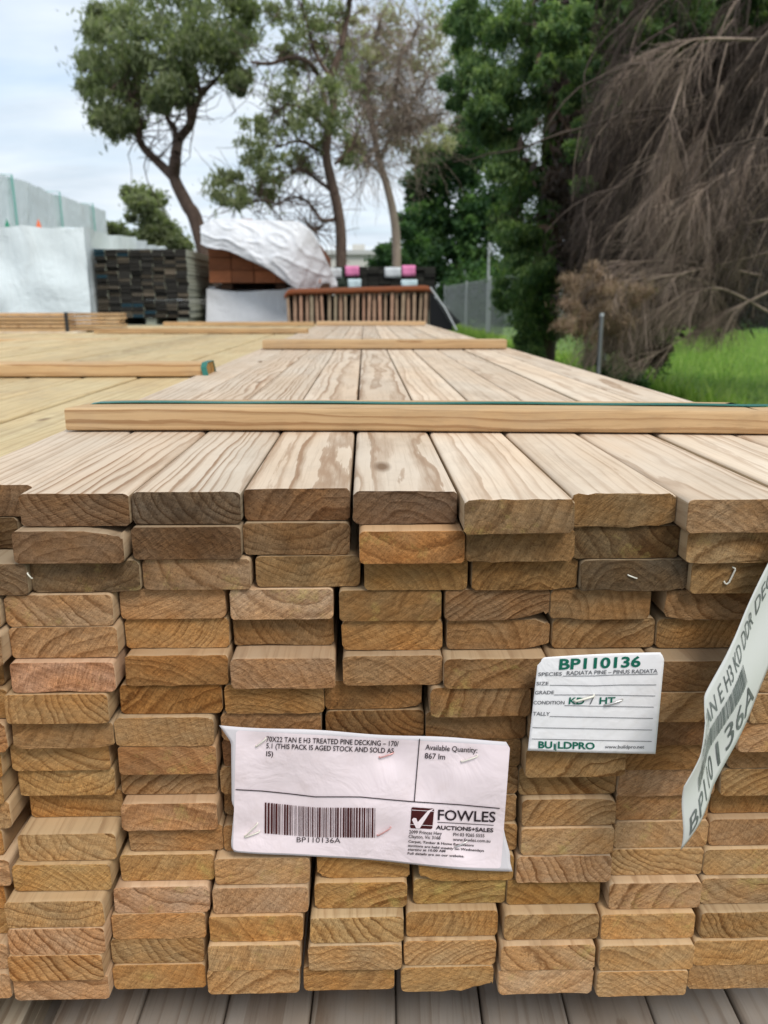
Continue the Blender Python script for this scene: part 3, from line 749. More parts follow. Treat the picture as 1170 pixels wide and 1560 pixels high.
bc.build('barcode', M['maroon'], lab)
class LineSet:
    def text(self, *a): one_line(lab_surf(.0010), M['ink'], lab, *a)
    def line(self, *a): q = Print(lab_surf(.0010)); q.line(*a); q.build('logo_rule', M['ink'], lab)
t_ = LineSet(); t_.text('BP110136A', (452, 1283), (518.7, 1284.3), 7.6, -.004)
t_.text('FOWLES', (667, 1249), (754.7, 1252.5), 15.2, .012)
t_.line([(666.5, 1252.6), (752, 1257.3)], 1.0)
t_.text('AUCTIONS+SALES', (664, 1263.3), (751.5, 1268), 5.8, .028)
t_.text('2099 Princes Hwy', (623.3, 1269.7), (673.3, 1272.3), 5.0, .008)
t_.text('Clayton, Vic 3168', (622.6, 1276.6), (671, 1279), 5.0, .008)
t_.text('PH 03 9265 5555', (690.6, 1273.6), (738, 1275.6), 4.8, .008)
t_.text('www.fowles.com.au', (690, 1281), (747, 1283.6), 4.8, .008)
t_.text('Carpet, Timber & Home Renovators', (622, 1283.4), (721.6, 1289.6), 3.4, .02)
t_.text('auctions are held weekly on Wednesdays', (621.6, 1289.6), (737.4, 1297.7), 3.4, .02)
t_.text('starting at 10.00 AM', (621.4, 1295.6), (678.6, 1298.3), 3.4, .02)
t_.text('Full details are on our website.', (621, 1301.6), (707.5, 1306.2), 3.4, .02)
lg = Print(lab_surf(.0009)); lg.poly([(628.5, 1229.7), (660, 1231.9), (661.5, 1233.5), (658.7, 1261.5), (657, 1263), (626.5, 1261.8), (624.9, 1260), (627, 1231)])
logo = lg.build('logo', M['maroon'], lab)
ck = Print(lab_surf(.0012)); ck.poly([(627.5, 1249), (630, 1246), (634, 1246.5), (636.5, 1252.5), (634, 1262)]); ck.poly([(634, 1262), (636.5, 1252.5), (652, 1235), (661.5, 1231.8), (655, 1237.5), (639.5, 1262)])
o = ck.build('check_mark', M['paper'], logo, lab.location)
ck = Print(lab_surf(.0011)); ck.line([(627, 1234), (661, 1236)], .7); ck.line([(625.3, 1256), (659, 1258)], .7); ck.build('logo_line', M['paper'], logo, lab.location)
for a, b, m in (((390, 1137), (405, 1125), 'staple_white'), ((578, 1154), (599, 1147), 'staple_pink'), ((703, 1160), (727, 1152), 'staple_white'), ((373, 1274), (392, 1255), 'staple_white'), ((373, 1275), (395, 1267), 'staple_white'), ((575, 1273), (595, 1261), 'staple_pink'), ((693, 1290), (712, 1281), 'staple')):
    staple(a, b, lab_surf(.0013), M[m], lab, r=.0005)

# white tag with green print
TY = min(BOARDS[r][c][2] for r in range(5, 9) for c in (5, 6, 7)) / 1000 - .0015
def tag_surf(off):
    return lambda px, py: at(px, py, TY - .0006 - .0009 * math.sin((px - 800) / 45) - .0010 * ((px - 905) / 100) ** 2 - .0008 * math.sin((py - 1000) / 38 + 1) - off)
tg = empty('pack_tag', at(905, 1070, TY), 'white card tag with green print reading BP110136 stapled to the board ends right of centre', 'label')
tl = interp([(0, (829, 1001.5)), (.02, (826, 1003)), (.06, (824, 1008)), (.07, (819, 1011)), (1, (804, 1143.5))])
trg = interp([(0, (1006, 994)), (.015, (1009, 995)), (.05, (1009.5, 1003)), (.06, (1012, 1004.5)), (1, (998.5, 1148.5))])
sheet('card', tl, trg, 40, 34, tag_surf(0), M['card'], tg, top=lambda u: -1.5 * math.sin(u * 3.1), bottom=lambda u: 0.6 * math.sin(u * 3.1))
gz_ = lambda X, Y: (790 + X / 4.875, 970 + Y / 4.875)
gp_ = Print(tag_surf(.0005)); tagmat = M['green_ink']
def zt_(s, a, b, h, bold=0, slant=0): one_line(tag_surf(.0005), tagmat, tg, s, gz_(*a), gz_(*b), h / 4.875, bold, slant)
zt_('BP110136', (300, 243), (905, 222), 74, .030, .12)
zt_('BU', (147, 826), (250, 828), 48, .030); zt_('LDPRO', (292, 829), (566, 836), 48, .030)
gp_.poly([gz_(262, 790), gz_(272, 800), gz_(272, 846), gz_(262, 836)]); gp_.poly([gz_(275, 803), gz_(281, 782), gz_(281, 848), gz_(275, 850)])
zt_('KD', (372, 500), (486, 502), 48, .022, .1); zt_('HT', (600, 500), (716, 498), 48, .022, .1)
gp_.build('logo_stroke', M['green_ink'], tg); tagmat = M['rule']
for s, a, b, h in (('SPECIES', (146, 292), (322, 289), 26), ('RADIATA PINE \u2013 PINUS RADIATA', (358, 284), (1032, 268), 28), ('SIZE', (132, 361), (223, 360), 25), ('GRADE', (120, 428), (263, 426), 25), ('CONDITION', (110, 502), (341, 502), 25), ('TALLY', (106, 585), (232, 587), 27), ('/', (528, 500), (556, 500), 48), ('www.buildpro.net', (640, 829), (932, 830), 24)):
    zt_(s, a, b, h, .012, .1)
gp_ = Print(tag_surf(.0005))
for L_ in (((328, 292), (560, 291), (700, 284), (1036, 277)), ((232, 360), (560, 365), (760, 358), (1024, 358)), ((264, 432), (560, 432), (1015, 440)), ((341, 511), (700, 518), (1005, 523)), ((232, 592), (998, 607)), ((103, 675), (992, 693)), ((100, 759), (988, 778))):
    gp_.line([gz_(*q) for q in L_], .9)
gp_.build('ruled_lines', M['rule'], tg)
staple((876, 1068), (905, 1060), tag_surf(.0010), M['staple_white'], tg, r=.0008)
staple((922, 1074), (948, 1066), tag_surf(.0010), M['staple'], tg, r=.0007)

# curled plastic tag at the right edge
ct = empty('curled_tag', at(1100, 1100, .46), 'curled plastic tag with large black lettering hanging off the board ends at the right edge', 'label')
e1 = [(1042.5, 1199, .418), (1063, 1148, .424), (1073, 1100, .428), (1075, 1060, .430), (1101, 1009, .438), (1123, 963, .445), (1145, 914, .452), (1175, 845, .463), (1215, 770, .474)]
e0 = [(1037, 1295, .425), (1062, 1250, .430), (1080, 1216, .434), (1092, 1193, .437), (1122, 1133, .443), (1143, 1086, .449), (1163, 1038, .455), (1192, 965, .466), (1228, 880, .476)]
def ct_surf(off):
    def f(s, t):
        k = min(max(s, 0), .99999) * (len(e0) - 1); i = int(k); q = k - i
        A = at(*e0[i]).lerp(at(*e0[i + 1]), q); Bp = at(*e1[i]).lerp(at(*e1[i + 1]), q)
        A2 = at(e0[i + 1][0], e0[i + 1][1], e0[i + 1][2])
        d = (Bp - A).cross(A2 - A).normalized()
        if d.y > 0: d = -d
        return A.lerp(Bp, t) + d * (.0012 * math.sin(t * 6 + s * 9) + .0012 * math.sin(s * 14) + off)
    return f
V, Fc = [], []; fs = ct_surf(0)
for j in range(17):
    for i in range(61): V.append(fs(i / 60, j / 16) - ct.location)
for j in range(16):
    for i in range(60): q = j * 61 + i; Fc.append((q, q + 1, q + 62, q + 61))
o = mesh_obj('plastic_sheet', V, Fc, mat_plain('grey_white_plastic', (0.60, 0.60, 0.57, 1), 0.3, 0.5), ct, smooth=True)
m = o.modifiers.new('thickness', 'SOLIDIFY'); m.thickness = .0003; m.offset = 0
class Print2(Print):
    def text(self, s, s0, s1, t0, t1, bold=0.0):
        V, Fc = text_mesh(s, bold); x0 = min(v[0] for v in V); x1 = max(v[0] for v in V); n = len(self.V)
        for v in V: self.V.append(self.s(s0 + (v[0] - x0) / (x1 - x0) * (s1 - s0), t0 + v[1] / CAPH * (t1 - t0)))
        self.F += [tuple(n + i for i in f) for f in Fc]
p2 = Print2(ct_surf(.0006))
p2.text('BP110136A', .045, .66, .09, .36, .0)
p2.text('70X22 TAN E H3 KD DDR DEC 15A', .17, .97, .70, .88, .0)
s_ = .13; rb = random.Random(9)
while s_ < .62:
    wbar = rb.choice((.002, .003, .005, .007)); m_ = 3
    p2.poly([p for p in ((s_, .43), (s_ + wbar, .43), (s_ + wbar, .64), (s_, .64))]); s_ += wbar + rb.choice((.002, .003, .004))
p2.build('black_lettering', mat_plain('faded_ink', (.11, .12, .115, 1), .4, .4, 60, .6, (2.2, 2.2, 2.2, 1)), ct)

pl = empty('paper_slip', at(1180, 985, .48), 'small pink paper slip behind the curled plastic tag at the right edge', 'label')
o = mesh_obj('paper_sheet', [at(x_, y_, .481) - pl.location for x_, y_ in ((1158, 1000), (1168, 945), (1260, 940), (1262, 985), (1200, 992))], [(0, 1, 2, 3, 4)], M['paper'], pl)
q = Print(lambda px, py: at(px, py, .4806)); q.text('03 9265', (1163, 985), (1190, 983), 4.5, .01); q.text('Lot 12', (1163, 992), (1186, 990.5), 4.5, .01)
q.build('printed_text', M['ink'], pl)

# loose staples left in the ends
for (a, b, lab_, r_, c_) in (((957, 876), (970, 881), 'loose bent staple in the dark streaked board end, third row down', 2, 6), ((1104, 889), (1121, 866), 'loose bracket shaped staple in the board end beside the curled tag', 2, 7), ((42, 873), (49, 881), 'small white staple in the gap at the left edge, third row down', 2, 0)):
    Yb = BOARDS[r_][c_][2] / 1000 - .0006
    sf = lambda px, py, Yb=Yb: at(px, py, Yb)
    o = staple(a, b, sf, M['staple_white'], None, r=.0005, leg=.0004) if c_ != 7 else None
    if c_ == 7:
        pts = [at(1103, 885, Yb), at(1104, 888, Yb - .0006), at(1107, 890, Yb - .0008), at(1111, 887, Yb - .001), at(1120, 868, Yb - .001), at(1120, 866, Yb - .001), at(1116, 864, Yb - .0004)]
        V, Q = tube_np([np.array([tuple(p) for p in pts])], [np.full(7, .0006)], 6); o = np_mesh('staple', V, Q, M['staple_white'])
    tag(o, lab_, 'staple', 'loose staples in the board ends')

# ---------------------------------------------------------------- yellow treated packs to the left
def yellow_pack(x0, nb, Yn, length, ztop_, label, z_slope, seed, tone):
    rr_ = random.Random(seed)
    pk = empty('timber_pack', (x0 + nb * .0472, Yn, ztop_ - .3), label, 'timber pack', 'packs of decking boards')
    me = board_mesh(.090, TH, length, rr_, .0035, (), M['yellow']); me.materials[1] = M['yellow']
    for row in range(2):
        for i in range(nb):
            o = bpy.data.objects.new('board', me); COL.objects.link(o); o.parent = pk
            o.location = Vector((x0 + (i + .5) * .0945, Yn + rr_.uniform(0, .03), ztop_ - TH / 2 - row * TR + rr_.uniform(-.0016, .0016))) - pk.location
            q__ = rr_.uniform(-38, 16); o.rotation_euler = (-z_slope, rr_.gauss(0, .008), 0); o.color = lin(*[v + q__ for v in tone])
    low = []; zz = ztop_ - 2 * TR; k = 0
    W = nb * .0945
    while zz - .022 > GZ + .1:
        if k % 20 == 15: low += [(x0 - pk.location.x + q, x0 - pk.location.x + q + .06, .0, length, zz - .05 - pk.location.z, zz - pk.location.z) for q in (.05, W / 2, W - .12)]; zz -= .052
        else:
            low.append((x0 - pk.location.x, x0 - pk.location.x + W, .0, length - .05, zz - .021 - pk.location.z - .04, zz - pk.location.z - .04)); zz -= TR
        k += 1
    tag(boxes('lower_boards', low, M['yellow'], pk), kind='stuff')
    return pk
yellow_pack(PL - .002 - .945, 10, .35, 5.1, -.123, 'yellowish pack of treated decking directly left of the front pack', .0052, 5, (190, 160, 95))
yellow_pack(-2.16, 10, .9, 4.9, -.150, 'yellowish pack of treated decking at the left edge of the photo', .004, 6, (196, 166, 105))
def zy(Y): return -.123 - .0052 * (Y - .35) + .001
Yq = 1.40
st = stick(-1.20, at(315, 570, Yq).x, Yq, zy(Yq), .07, .022, M['stick'], 'yellow pine stick across the left pack, green strap at its right end', 'sticks across the decking', tone=(190, 150, 85))
sx = at(312, 565, Yq).x
tag(ribbon('packing_strap', [(sx, Yq + .08, zy(Yq) + .001), (sx, Yq + .06, zy(Yq) + .023), (sx, Yq + .004, zy(Yq) + .0235), (sx - .001, Yq - .003, zy(Yq) + .016), (sx + .003, Yq - .006, zy(Yq) + .001)], (.010, 0, 0), M['strap']), 'green strap end over the right end of the yellow stick on the left pack', 'strap')
Yq = 3.55
stick(-1.17, at(468, 500, Yq).x, Yq, zy(Yq), .07, .022, M['stick'], 'farther yellow pine stick across the left pack in front of the dark stack', 'sticks across the decking', tone=(190, 150, 85))
Yq = 2.95
stick(-2.1, at(176, 520, Yq).x, Yq, -.150 - .004 * 2.0 + .001, .07, .022, M['stick'], 'yellow pine stick on the pack at the left edge of the photo', 'sticks across the decking', tone=(190, 150, 85))
Yq = 4.9
stick(-1.2, at(478, 490, Yq).x, Yq, zy(Yq), .07, .022, M['stick'], 'farthest yellow pine stick at the end of the left pack', 'sticks across the decking', tone=(190, 150, 85))
# bundle of long boards lying crosswise at the left
A = at(0, 505, 4.3); Bq = at(104, 504, 4.3); Cq = at(157, 500, 5.3)
bn = empty('board_bundle', (-2.3, 4.3, A.z), 'low bundle of pine boards stacked five high at the left edge below the white tarp', 'timber bundle')
topz = at(50, 476, 4.3).z
nlay = 5; hh = (topz - A.z) / nlay
for k in range(nlay):
    for j in range(2):
        v, f = box_data(-3.4 - bn.location.x, Bq.x - bn.location.x + rng.uniform(-.01, .01) + (.0 if j == 0 else .24), j * .12, j * .12 + .112, k * hh, (k + 1) * hh - .005)
        o = mesh_obj('board', v, f, M['stick'], bn); o.color = lin(186 + rng.randint(-10, 10), 146, 92)
o = ribbon('strap', [(Bq.x - .003 - bn.location.x, -.003, 0), (Bq.x - .003 - bn.location.x, -.003, nlay * hh + .001), (Bq.x - .003 - bn.location.x, .23, nlay * hh + .001)], (.02, 0, 0), mat_plain('black_strap', (.03, .03, .03, 1), .4), bn)
v, f = box_data(-3.3, -1.5, 4.29, 4.6, GZ, A.z - .001)
tag(mesh_obj('timber_stack', v, f, M['yellow']), 'stack of yellow timber that carries the low bundle at the left edge', 'timber stack')

# ---------------------------------------------------------------- tarp-wrapped stacks
def mat_tarp(name, col):
    n = NT(name); P = n.coord()
    q = n.noise(P, 2.2, 7, 0.6, 0.8); q2 = n.noise(n.vmath('MULTIPLY', P, (1, 1, .35)), 7, 5, .6, .5)
    c = n.mix(n.math('MULTIPLY', n.ramp(q, [(.5, 0.0), (.75, 1.0)]), .35), col, (0.45, 0.43, 0.39, 1))
    return n.fin(c, 0.42, n.bump(n.math('ADD', q, n.math('MULTIPLY', q2, .8)), .5, .05), spec=.4)
M['tarp'] = mat_tarp('white_tarpaulin', (0.76, 0.83, 0.84, 1))
M['tarp2'] = mat_tarp('off_white_tarpaulin', (0.72, 0.73, 0.76, 1))
def wrapped(name, label, X0, X1, Y0, Y1, Z0, Z1, mat, amp=.03, res=.07, seed=0, folds=1.0, cat='wrapped stack'):
    root = empty(name, ((X0 + X1) / 2, Y0, GZ), label, cat, 'stacks wrapped in white tarpaulin')
    V, Fc = [], []
    def disp(p, nr):
        q = Vector(p) * 1.6 + Vector((seed, seed * 2, 0))
        a = noise.noise(q) * amp + noise.noise(q * 2.7) * amp * .6
        ridg = (1 - abs(noise.noise(Vector((q.x * 1.3 + q.z * .8, q.y * 1.3, q.z * .35 + q.x * .5))) * 2)) ** 3
        edge = 1.0
        return Vector(p) + Vector(nr) * (a + ridg * amp * 1.1 * folds) * edge + Vector((noise.noise(q * 1.9 + Vector((9, 0, 0))), noise.noise(q * 1.9 + Vector((0, 7, 0))), noise.noise(q * 1.9 + Vector((0, 0, 5))))) * amp * .5
    c = Vector(((X0 + X1) / 2, (Y0 + Y1) / 2, (Z0 + Z1) / 2))
    def face(o, du, dv):
        nu = max(2, int(du.length / res)); nv = max(2, int(dv.length / res)); b = len(V)
        for j in range(nv + 1):
            for i in range(nu + 1):
                p = o + du * (i / nu) + dv * (j / nv)
                nn = Vector(((p.x - c.x) / (X1 - X0), (p.y - c.y) / (Y1 - Y0), (p.z - c.z) / (Z1 - Z0))) * 2
                nn = Vector((nn.x ** 5, nn.y ** 5, nn.z ** 5))
                V.append(disp(p, nn) - root.location)
        for j in range(nv):
            for i in range(nu):
                q = b + j * (nu + 1) + i; Fc.append((q, q + 1, q + nu + 2, q + nu + 1))
    face(Vector((X0, Y0, Z0)), Vector((X1 - X0, 0, 0)), Vector((0, 0, Z1 - Z0)))
    face(Vector((X1, Y0, Z0)), Vector((0, Y1 - Y0, 0)), Vector((0, 0, Z1 - Z0)))
    face(Vector((X0, Y0, Z1)), Vector((X1 - X0, 0, 0)), Vector((0, Y1 - Y0, 0)))
    face(Vector((X0, Y1, Z0)), Vector((0, Y0 - Y1, 0)), Vector((0, 0, Z1 - Z0)))
    face(Vector((X1, Y1, Z0)), Vector((X0 - X1, 0, 0)), Vector((0, 0, Z1 - Z0)))
    o = mesh_obj('tarpaulin', V, Fc, mat, root, smooth=True)
    return root
Yw = 7.1
xw = at(126, 350, Yw).x; zw = at(132, 350, Yw).z
wrapped('wrapped_stack', 'white tarpaulin wrapped stack at the left edge, beside and behind the dark timber stack', -4.5, xw, Yw, 10.2, GZ, zw, M['tarp'], .035, .08, 1)
Yt = 11.6
p0 = at(160, 322, 15.0)
tw = wrapped('wrapped_stack', 'tall white wrapped stack with green vertical straps behind the lower wrapped one', -16, p0.x, 10.4, 15.0, GZ, p0.z, M['tarp'], .02, .16, 7, .5)
zt2 = p0.z
for Ys in (11.05, 12.7, 14.2):
    ribbon('strap', [(p0.x - .4 - tw.location.x, Ys - tw.location.y, zt2 + .05 - tw.location.z), (p0.x + .05 - tw.location.x, Ys - tw.location.y, zt2 + .04 - tw.location.z), (p0.x + .055 - tw.location.x, Ys - tw.location.y, zt2 - 1 - tw.location.z), (p0.x + .055 - tw.location.x, Ys - tw.location.y, .0)], (0, .05, 0), mat_plain('pale_green_strap', (0.16, 0.52, 0.42, 1), .4), tw, th=.004)
for px, colr, nm in ((12, (0.02, .22, .12, 1), 'small dark green flag tip on top of the wrapped stack at the left edge'), (60, (.75, .16, .06, 1), 'small orange flag tip on top of the white wrapped stack right of the green one')):
    b0 = at(px, 350, 7.6); b1 = at(px - 6, 350, 7.6); b2 = at(px + 4, 350, 7.6); tp = at(px - 2, 333, 7.6)
    V = [b1, b2, b2 + Vector((0, .02, 0)), b1 + Vector((0, .02, 0)), tp, at(px, 352, 7.6) - Vector((0, 0, .05)), at(px + 1, 352, 7.6) - Vector((0, 0, .05))]
    V = V[:5]
    tag(mesh_obj('flag', V, [(0, 1, 4), (1, 2, 4), (2, 3, 4), (3, 0, 4), (3, 2, 1, 0)], mat_plain('flag_cloth', colr, .7)), nm, 'flag')

# ---------------------------------------------------------------- dark weathered stack of boards
def mat_dark():
    n = NT('blackened_board_end'); C = n.info('Color'); P = n.coord()
    q = n.noise(n.vmath('ADD', P, n.comb(n.math('MULTIPLY', n.info('Random'), 30.0), 0.0, 0.0)), 22, 4, .6)
    return n.fin(n.mix(n.math('MULTIPLY', q, .6), C, (0.03, 0.028, 0.025, 1)), .85, spec=.15)
M['dark'] = mat_dark()
Yd = 7.28
dl = at(141, 379, Yd); dr = at(283, 379, Yd); db = at(200, 484, Yd)
dk = empty('timber_stack', ((dl.x + dr.x) / 2, Yd, db.z), 'blackened stack of old board ends between the white wrapped stack and the orange timber', 'timber stack')
ncol, nrow = 8, 19
bw, bh = (dr.x - dl.x) / ncol, (dl.z - db.z) / nrow
v, f = box_data(-bw * .488, bw * .488, 0, 1.25, -bh * .47, bh * .47)
med = bpy.data.meshes.new('board'); med.from_pydata(v, [], f); med.update(); med.materials.append(M['dark']); 
M['greenish'] = mat_plain('grey_green_board_side', (0.42, 0.43, 0.34, 1), .85, .15, 9, .5, (.6, .6, .55, 1))
med.materials.append(M['greenish'])
for p_ in med.polygons:
    if p_.normal.x > .5 or p_.normal.z > .5: p_.material_index = 1
rd = random.Random(21)
for r in range(nrow):
    for c in range(ncol):
        o = bpy.data.objects.new('board', med); COL.objects.link(o); o.parent = dk
        o.location = Vector((dl.x + (c + .5) * bw, Yd + abs(rd.gauss(0, .018)), db.z + (r + .5) * bh)) - dk.location
        o.rotation_euler = (0, rd.gauss(0, .010), 0); o.location.x += rd.uniform(-.006, .006); o.scale = (rd.uniform(.93, 1.0), 1, rd.uniform(.86, 1.0))
        q = rd.random()
        b = rd.uniform(24, 52)
        if q < .66: o.color = lin(b + 8, b + 6, b + 2)
        elif q < .88: o.color = lin(b + 44, b + 36, b + 24)
        elif q < .94: o.color = lin(118, 106, 90)
        else: o.color = lin(28, 62, 74)
for X in (dl.x + .04, (dl.x + dr.x) / 2, dr.x - .12):
    v, f = box_data(X - dk.location.x, X + .09 - dk.location.x, .05, 1.2, -.06, -.003)
    mesh_obj('bearer', v, f, M['greenish'], dk)
v, f = box_data(dl.x - dk.location.x, dr.x - dk.location.x, .03, 1.2, GZ - db.z, -.062)
mesh_obj('lower_pack', v, f, M['greenish'], dk)

# ---------------------------------------------------------------- orange-brown timber under a draped tarp
def mat_rust():
    n = NT('red_brown_timber'); P = n.coord(); C = n.info('Color')
    q = n.noise(n.vmath('MULTIPLY', P, (5, 1, 11)), 1.4, 6, .65, .4)
    c = n.mix(n.ramp(q, [(.35, 0.0), (.7, .5)]), C, (0.12, 0.055, 0.03, 1))
    return n.fin(c, .8, spec=.2)
M['rust'] = mat_rust()
Yo = 7.6
ol = at(316, 380, Yo); orr = at(488, 380, Yo); ob = at(400, 431, Yo); otop = at(316, 372, Yo)
og = empty('timber_stack', ((ol.x + orr.x) / 2, Yo, ob.z), 'red brown heavy timber partly covered by the draped white tarp', 'timber stack')
nc, nr = 5, 3; bw = (orr.x - ol.x) / nc; bh = (otop.z - ob.z) / nr
v, f = box_data(-bw * .485, bw * .485, 0, 2.4, -bh * .475, bh * .475)
mo = bpy.data.meshes.new('timber_beam'); mo.from_pydata(v, [], f); mo.update(); mo.materials.append(M['rust'])
for r in range(nr):
    for c in range(nc):
        o = bpy.data.objects.new('timber_beam', mo); COL.objects.link(o); o.parent = og
        o.location = Vector((ol.x + (c + .5) * bw, Yo + abs(rd.gauss(0, .02)), ob.z + (r + .5) * bh)) - og.location
        k = rd.uniform(.75, 1.15); o.color = lin(158 * k, 98 * k, 66 * k)
zp = at(360, 336, Yo).z
v, f = box_data(ol.x - og.location.x, orr.x - og.location.x, .5, 2.2, -.058, -.002); mesh_obj('bearer', v, f, M['rust'], og).color = lin(40, 32, 26)  # added filler, no bearer: dark box standing in for shade in the gap
# second, smaller lot on top that holds the tarp up
v, f = box_data(-.42, .28, .25, 2.2, nr * bh + .005, zp - ob.z - .035); mesh_obj('upper_timber', v, f, M['rust'], og).color = lin(140, 78, 50)
v, f = box_data(.02, .17, .02, .5, 0, .06); o = mesh_obj('timber_block', v, f, M['rust']); o.location = at(360, 344, Yo - .0); o.location.x -= .03; o.color = lin(150, 70, 45)
tag(o, 'small red brown block of wood lying on top of the draped white tarp', 'wood block')
for X in (.1, .6, 1.0):
    v, f = box_data(ol.x + X - og.location.x, ol.x + X + .1 - og.location.x, .05, 2.3, -.055, -.003)
    mesh_obj('bearer', v, f, M['rust'], og).color = lin(60, 45, 35)
wl = at(316, 440, Yo + .05); wr = at(440, 440, Yo + .05)
wrapped('wrapped_stack', 'low white wrapped pack directly under the red brown timber', wl.x, orr.x, Yo + .06, Yo + 2.4, GZ, ob.z - .06, M['tarp2'], .02, .05, 4)
# draped tarp: from behind, over the top, down the front with a slanting hem
dt = empty('draped_tarpaulin', at(400, 400, Yo), 'crumpled white tarp draped over red brown timber, hem slanting down to the right', 'tarpaulin')
topc = [(305, 345), (318, 334), (345, 333), (380, 334), (420, 335), (455, 337), (474, 350), (486, 372), (496, 398), (505, 415), (512, 428)]
botc = [(306, 372), (318, 378), (338, 381), (362, 388), (385, 398), (408, 411), (432, 428), (452, 442), (470, 442), (492, 440), (514, 437)]
NU, NV, NB = 90, 40, 16
def pcurve(c, u):
    k = min(u, .99999) * (len(c) - 1); i = int(k); q = k - i
    q2 = q * q * (3 - 2 * q) * .4 + q * .6
    return c[i][0] + (c[i + 1][0] - c[i][0]) * q2, c[i][1] + (c[i + 1][1] - c[i][1]) * q2
V, Fc = [], []
for j in range(NB + NV + 1):
    for i in range(NU + 1):
        u = i / NU; a = pcurve(topc, u); b = pcurve(botc, u)
        sd = max(0, (u - .55) / .45)
        Yf = Yo - .07 - .10 * math.sin(u * 3.1) + .35 * sd ** 1.5
        if j < NB:
            t = 1 - j / NB
            p = at(a[0], a[1], Yf) + Vector((.02 * t - .25 * sd * t, 2.3 * t, -.02 * t * t))
        else:
            v = (j - NB) / NV
            p = at(a[0] + (b[0] - a[0]) * v, a[1] + (b[1] - a[1]) * v, Yf - .06 * math.sin(v * 2.2))
        q = p * 2.4
        w = noise.noise(q) * .035 + (1 - abs(noise.noise(Vector((q.x * 2.4 + q.z * 2.6, q.y * .6, q.z * 1.6 - q.x))) * 2)) ** 4 * .016 + (1 - abs(noise.noise(Vector((q.x * 5 - q.z * 4, q.y, q.z * 5 + q.x * 2))) * 2)) ** 4 * .006 + noise.noise(q * 5) * .004
        p = p + Vector((noise.noise(q + Vector((4, 4, 4))) * .02, -w, w * .25 if j < NB else noise.noise(q * 2) * .012))
        V.append(p - dt.location)
for j in range(NB + NV):
    for i in range(NU):
        q = j * (NU + 1) + i; Fc.append((q, q + NU + 1, q + NU + 2, q + 1))
o = mesh_obj('sheet', V, Fc, M['tarp2'], dt, smooth=True); m = o.modifiers.new('thickness', 'SOLIDIFY'); m.thickness = .004

# ---------------------------------------------------------------- slatted brown pack at the far end of the front pack
Ys = 6.25
sl = at(437, 447, Ys); sr = at(655, 440, Ys); sb = at(550, 500, Ys)
sp = empty('slatted_pack', ((sl.x + sr.x) / 2, Ys, sb.z), 'rusty brown pack of thin upright slats with dark gaps beyond the front pack', 'timber pack')
zb_, zt_s = sb.z - .06, at(550, 444, Ys).z
ns = 25; st_ = (sr.x - sl.x) / ns
v, f = box_data(-.011, .011, 0, .05, 0, zt_s - zb_)
ms = bpy.data.meshes.new('slat'); ms.from_pydata(v, [], f); ms.update(); ms.materials.append(M['rust'])
for i in range(ns + 1):
    o = bpy.data.objects.new('slat', ms); COL.objects.link(o); o.parent = sp
    hh_ = 1.0 - (.03 if i % 2 else 0)
    o.location = Vector((sl.x + .012 + i * st_ + rd.uniform(-.004, .004), Ys + (.02 if i % 2 else 0), zb_)) - sp.location
    o.rotation_euler = (0, rd.gauss(0, .02), 0); o.color = lin(180 + rd.randint(-16, 14), 150, 126); o.scale = (rd.uniform(.85, 1.15), 1, hh_)
# pack core behind the slats and the rusty top sheet with its rounded front lip
v, f = box_data(sl.x - sp.location.x, sr.x - sp.location.x, .10, 2.6, zb_ - sb.z - .5, zt_s - sb.z - .03)
mesh_obj('pack_core', v, f, mat_plain('gap_shade_black', (.014, .012, .011, 1), .9), sp)  # core coloured near-black, painting in the shade between the slats
V, Fc = [], []; N1 = 40
for i in range(N1 + 1):
    u = i / N1; X = sl.x - .02 + (sr.x + .04 - sl.x) * u - sp.location.x
    end = min(u, 1 - u) * 1.2; rnd = .035 * (1 - min(1, end / .05)) ** 2
    jag = .012 * noise.noise(Vector((u * 30, 0, 0))) + .006 * noise.noise(Vector((u * 90, 3, 0)))
    zc_ = zt_s - sb.z + .03 * u - rnd
    for (y, z) in ((-.015, -.03 + jag), (-.025, -.005), (0, .012), (.05, .018), (2.6, .02), (2.6, -.01), (.06, -.012)):
        V.append((X, y, zc_ + z))
for i in range(N1):
    for j in range(7): Fc.append((i * 7 + j, i * 7 + (j + 1) % 7, i * 7 + 7 + (j + 1) % 7, i * 7 + 7 + j))
o = mesh_obj('top_sheet', V, Fc, M['rust'], sp, smooth=True); o.color = lin(120, 66, 38)
blk = mat_plain('black_plastic_sheet', (.008, .008, .009, 1), .5, .3)
a0 = at(655, 441, Ys - .03); a1 = at(668, 441, Ys + .5); a2 = at(692, 503, Ys - .12); a3 = at(655, 503, Ys - .03)
V = []
for t in range(9):
    for s_ in range(7):
        u, v_ = s_ / 6, t / 8
        top = a0.lerp(a1 + Vector((.03, 1.6, 0)), u); bot = a3.lerp(Vector((a2.x + .02 + .3 * u, a2.y + 2.2 * u, a2.z)), u)
        V.append(top.lerp(bot, v_) + Vector((.01 * math.sin(6 * u + 4 * v_), 0, 0)) - sp.location)
Fc = [(t * 7 + s_, t * 7 + s_ + 1, t * 7 + s_ + 8, t * 7 + s_ + 7) for t in range(8) for s_ in range(6)]
mesh_obj('black_plastic', V + [a0 - sp.location, a2 - sp.location, a3 - sp.location], Fc + [(len(V), len(V) + 2, len(V) + 1)], blk, sp, smooth=True)
tube = tube_np([np.array([tuple(a0 + Vector((.0, -.03, .015)) - sp.location), tuple(a0.lerp(a2, .5) + Vector((.02, -.03, .01)) - sp.location), tuple(a2 + Vector((.015, -.03, 0)) - sp.location)])], [np.array([.008, .008, .008])], 6)
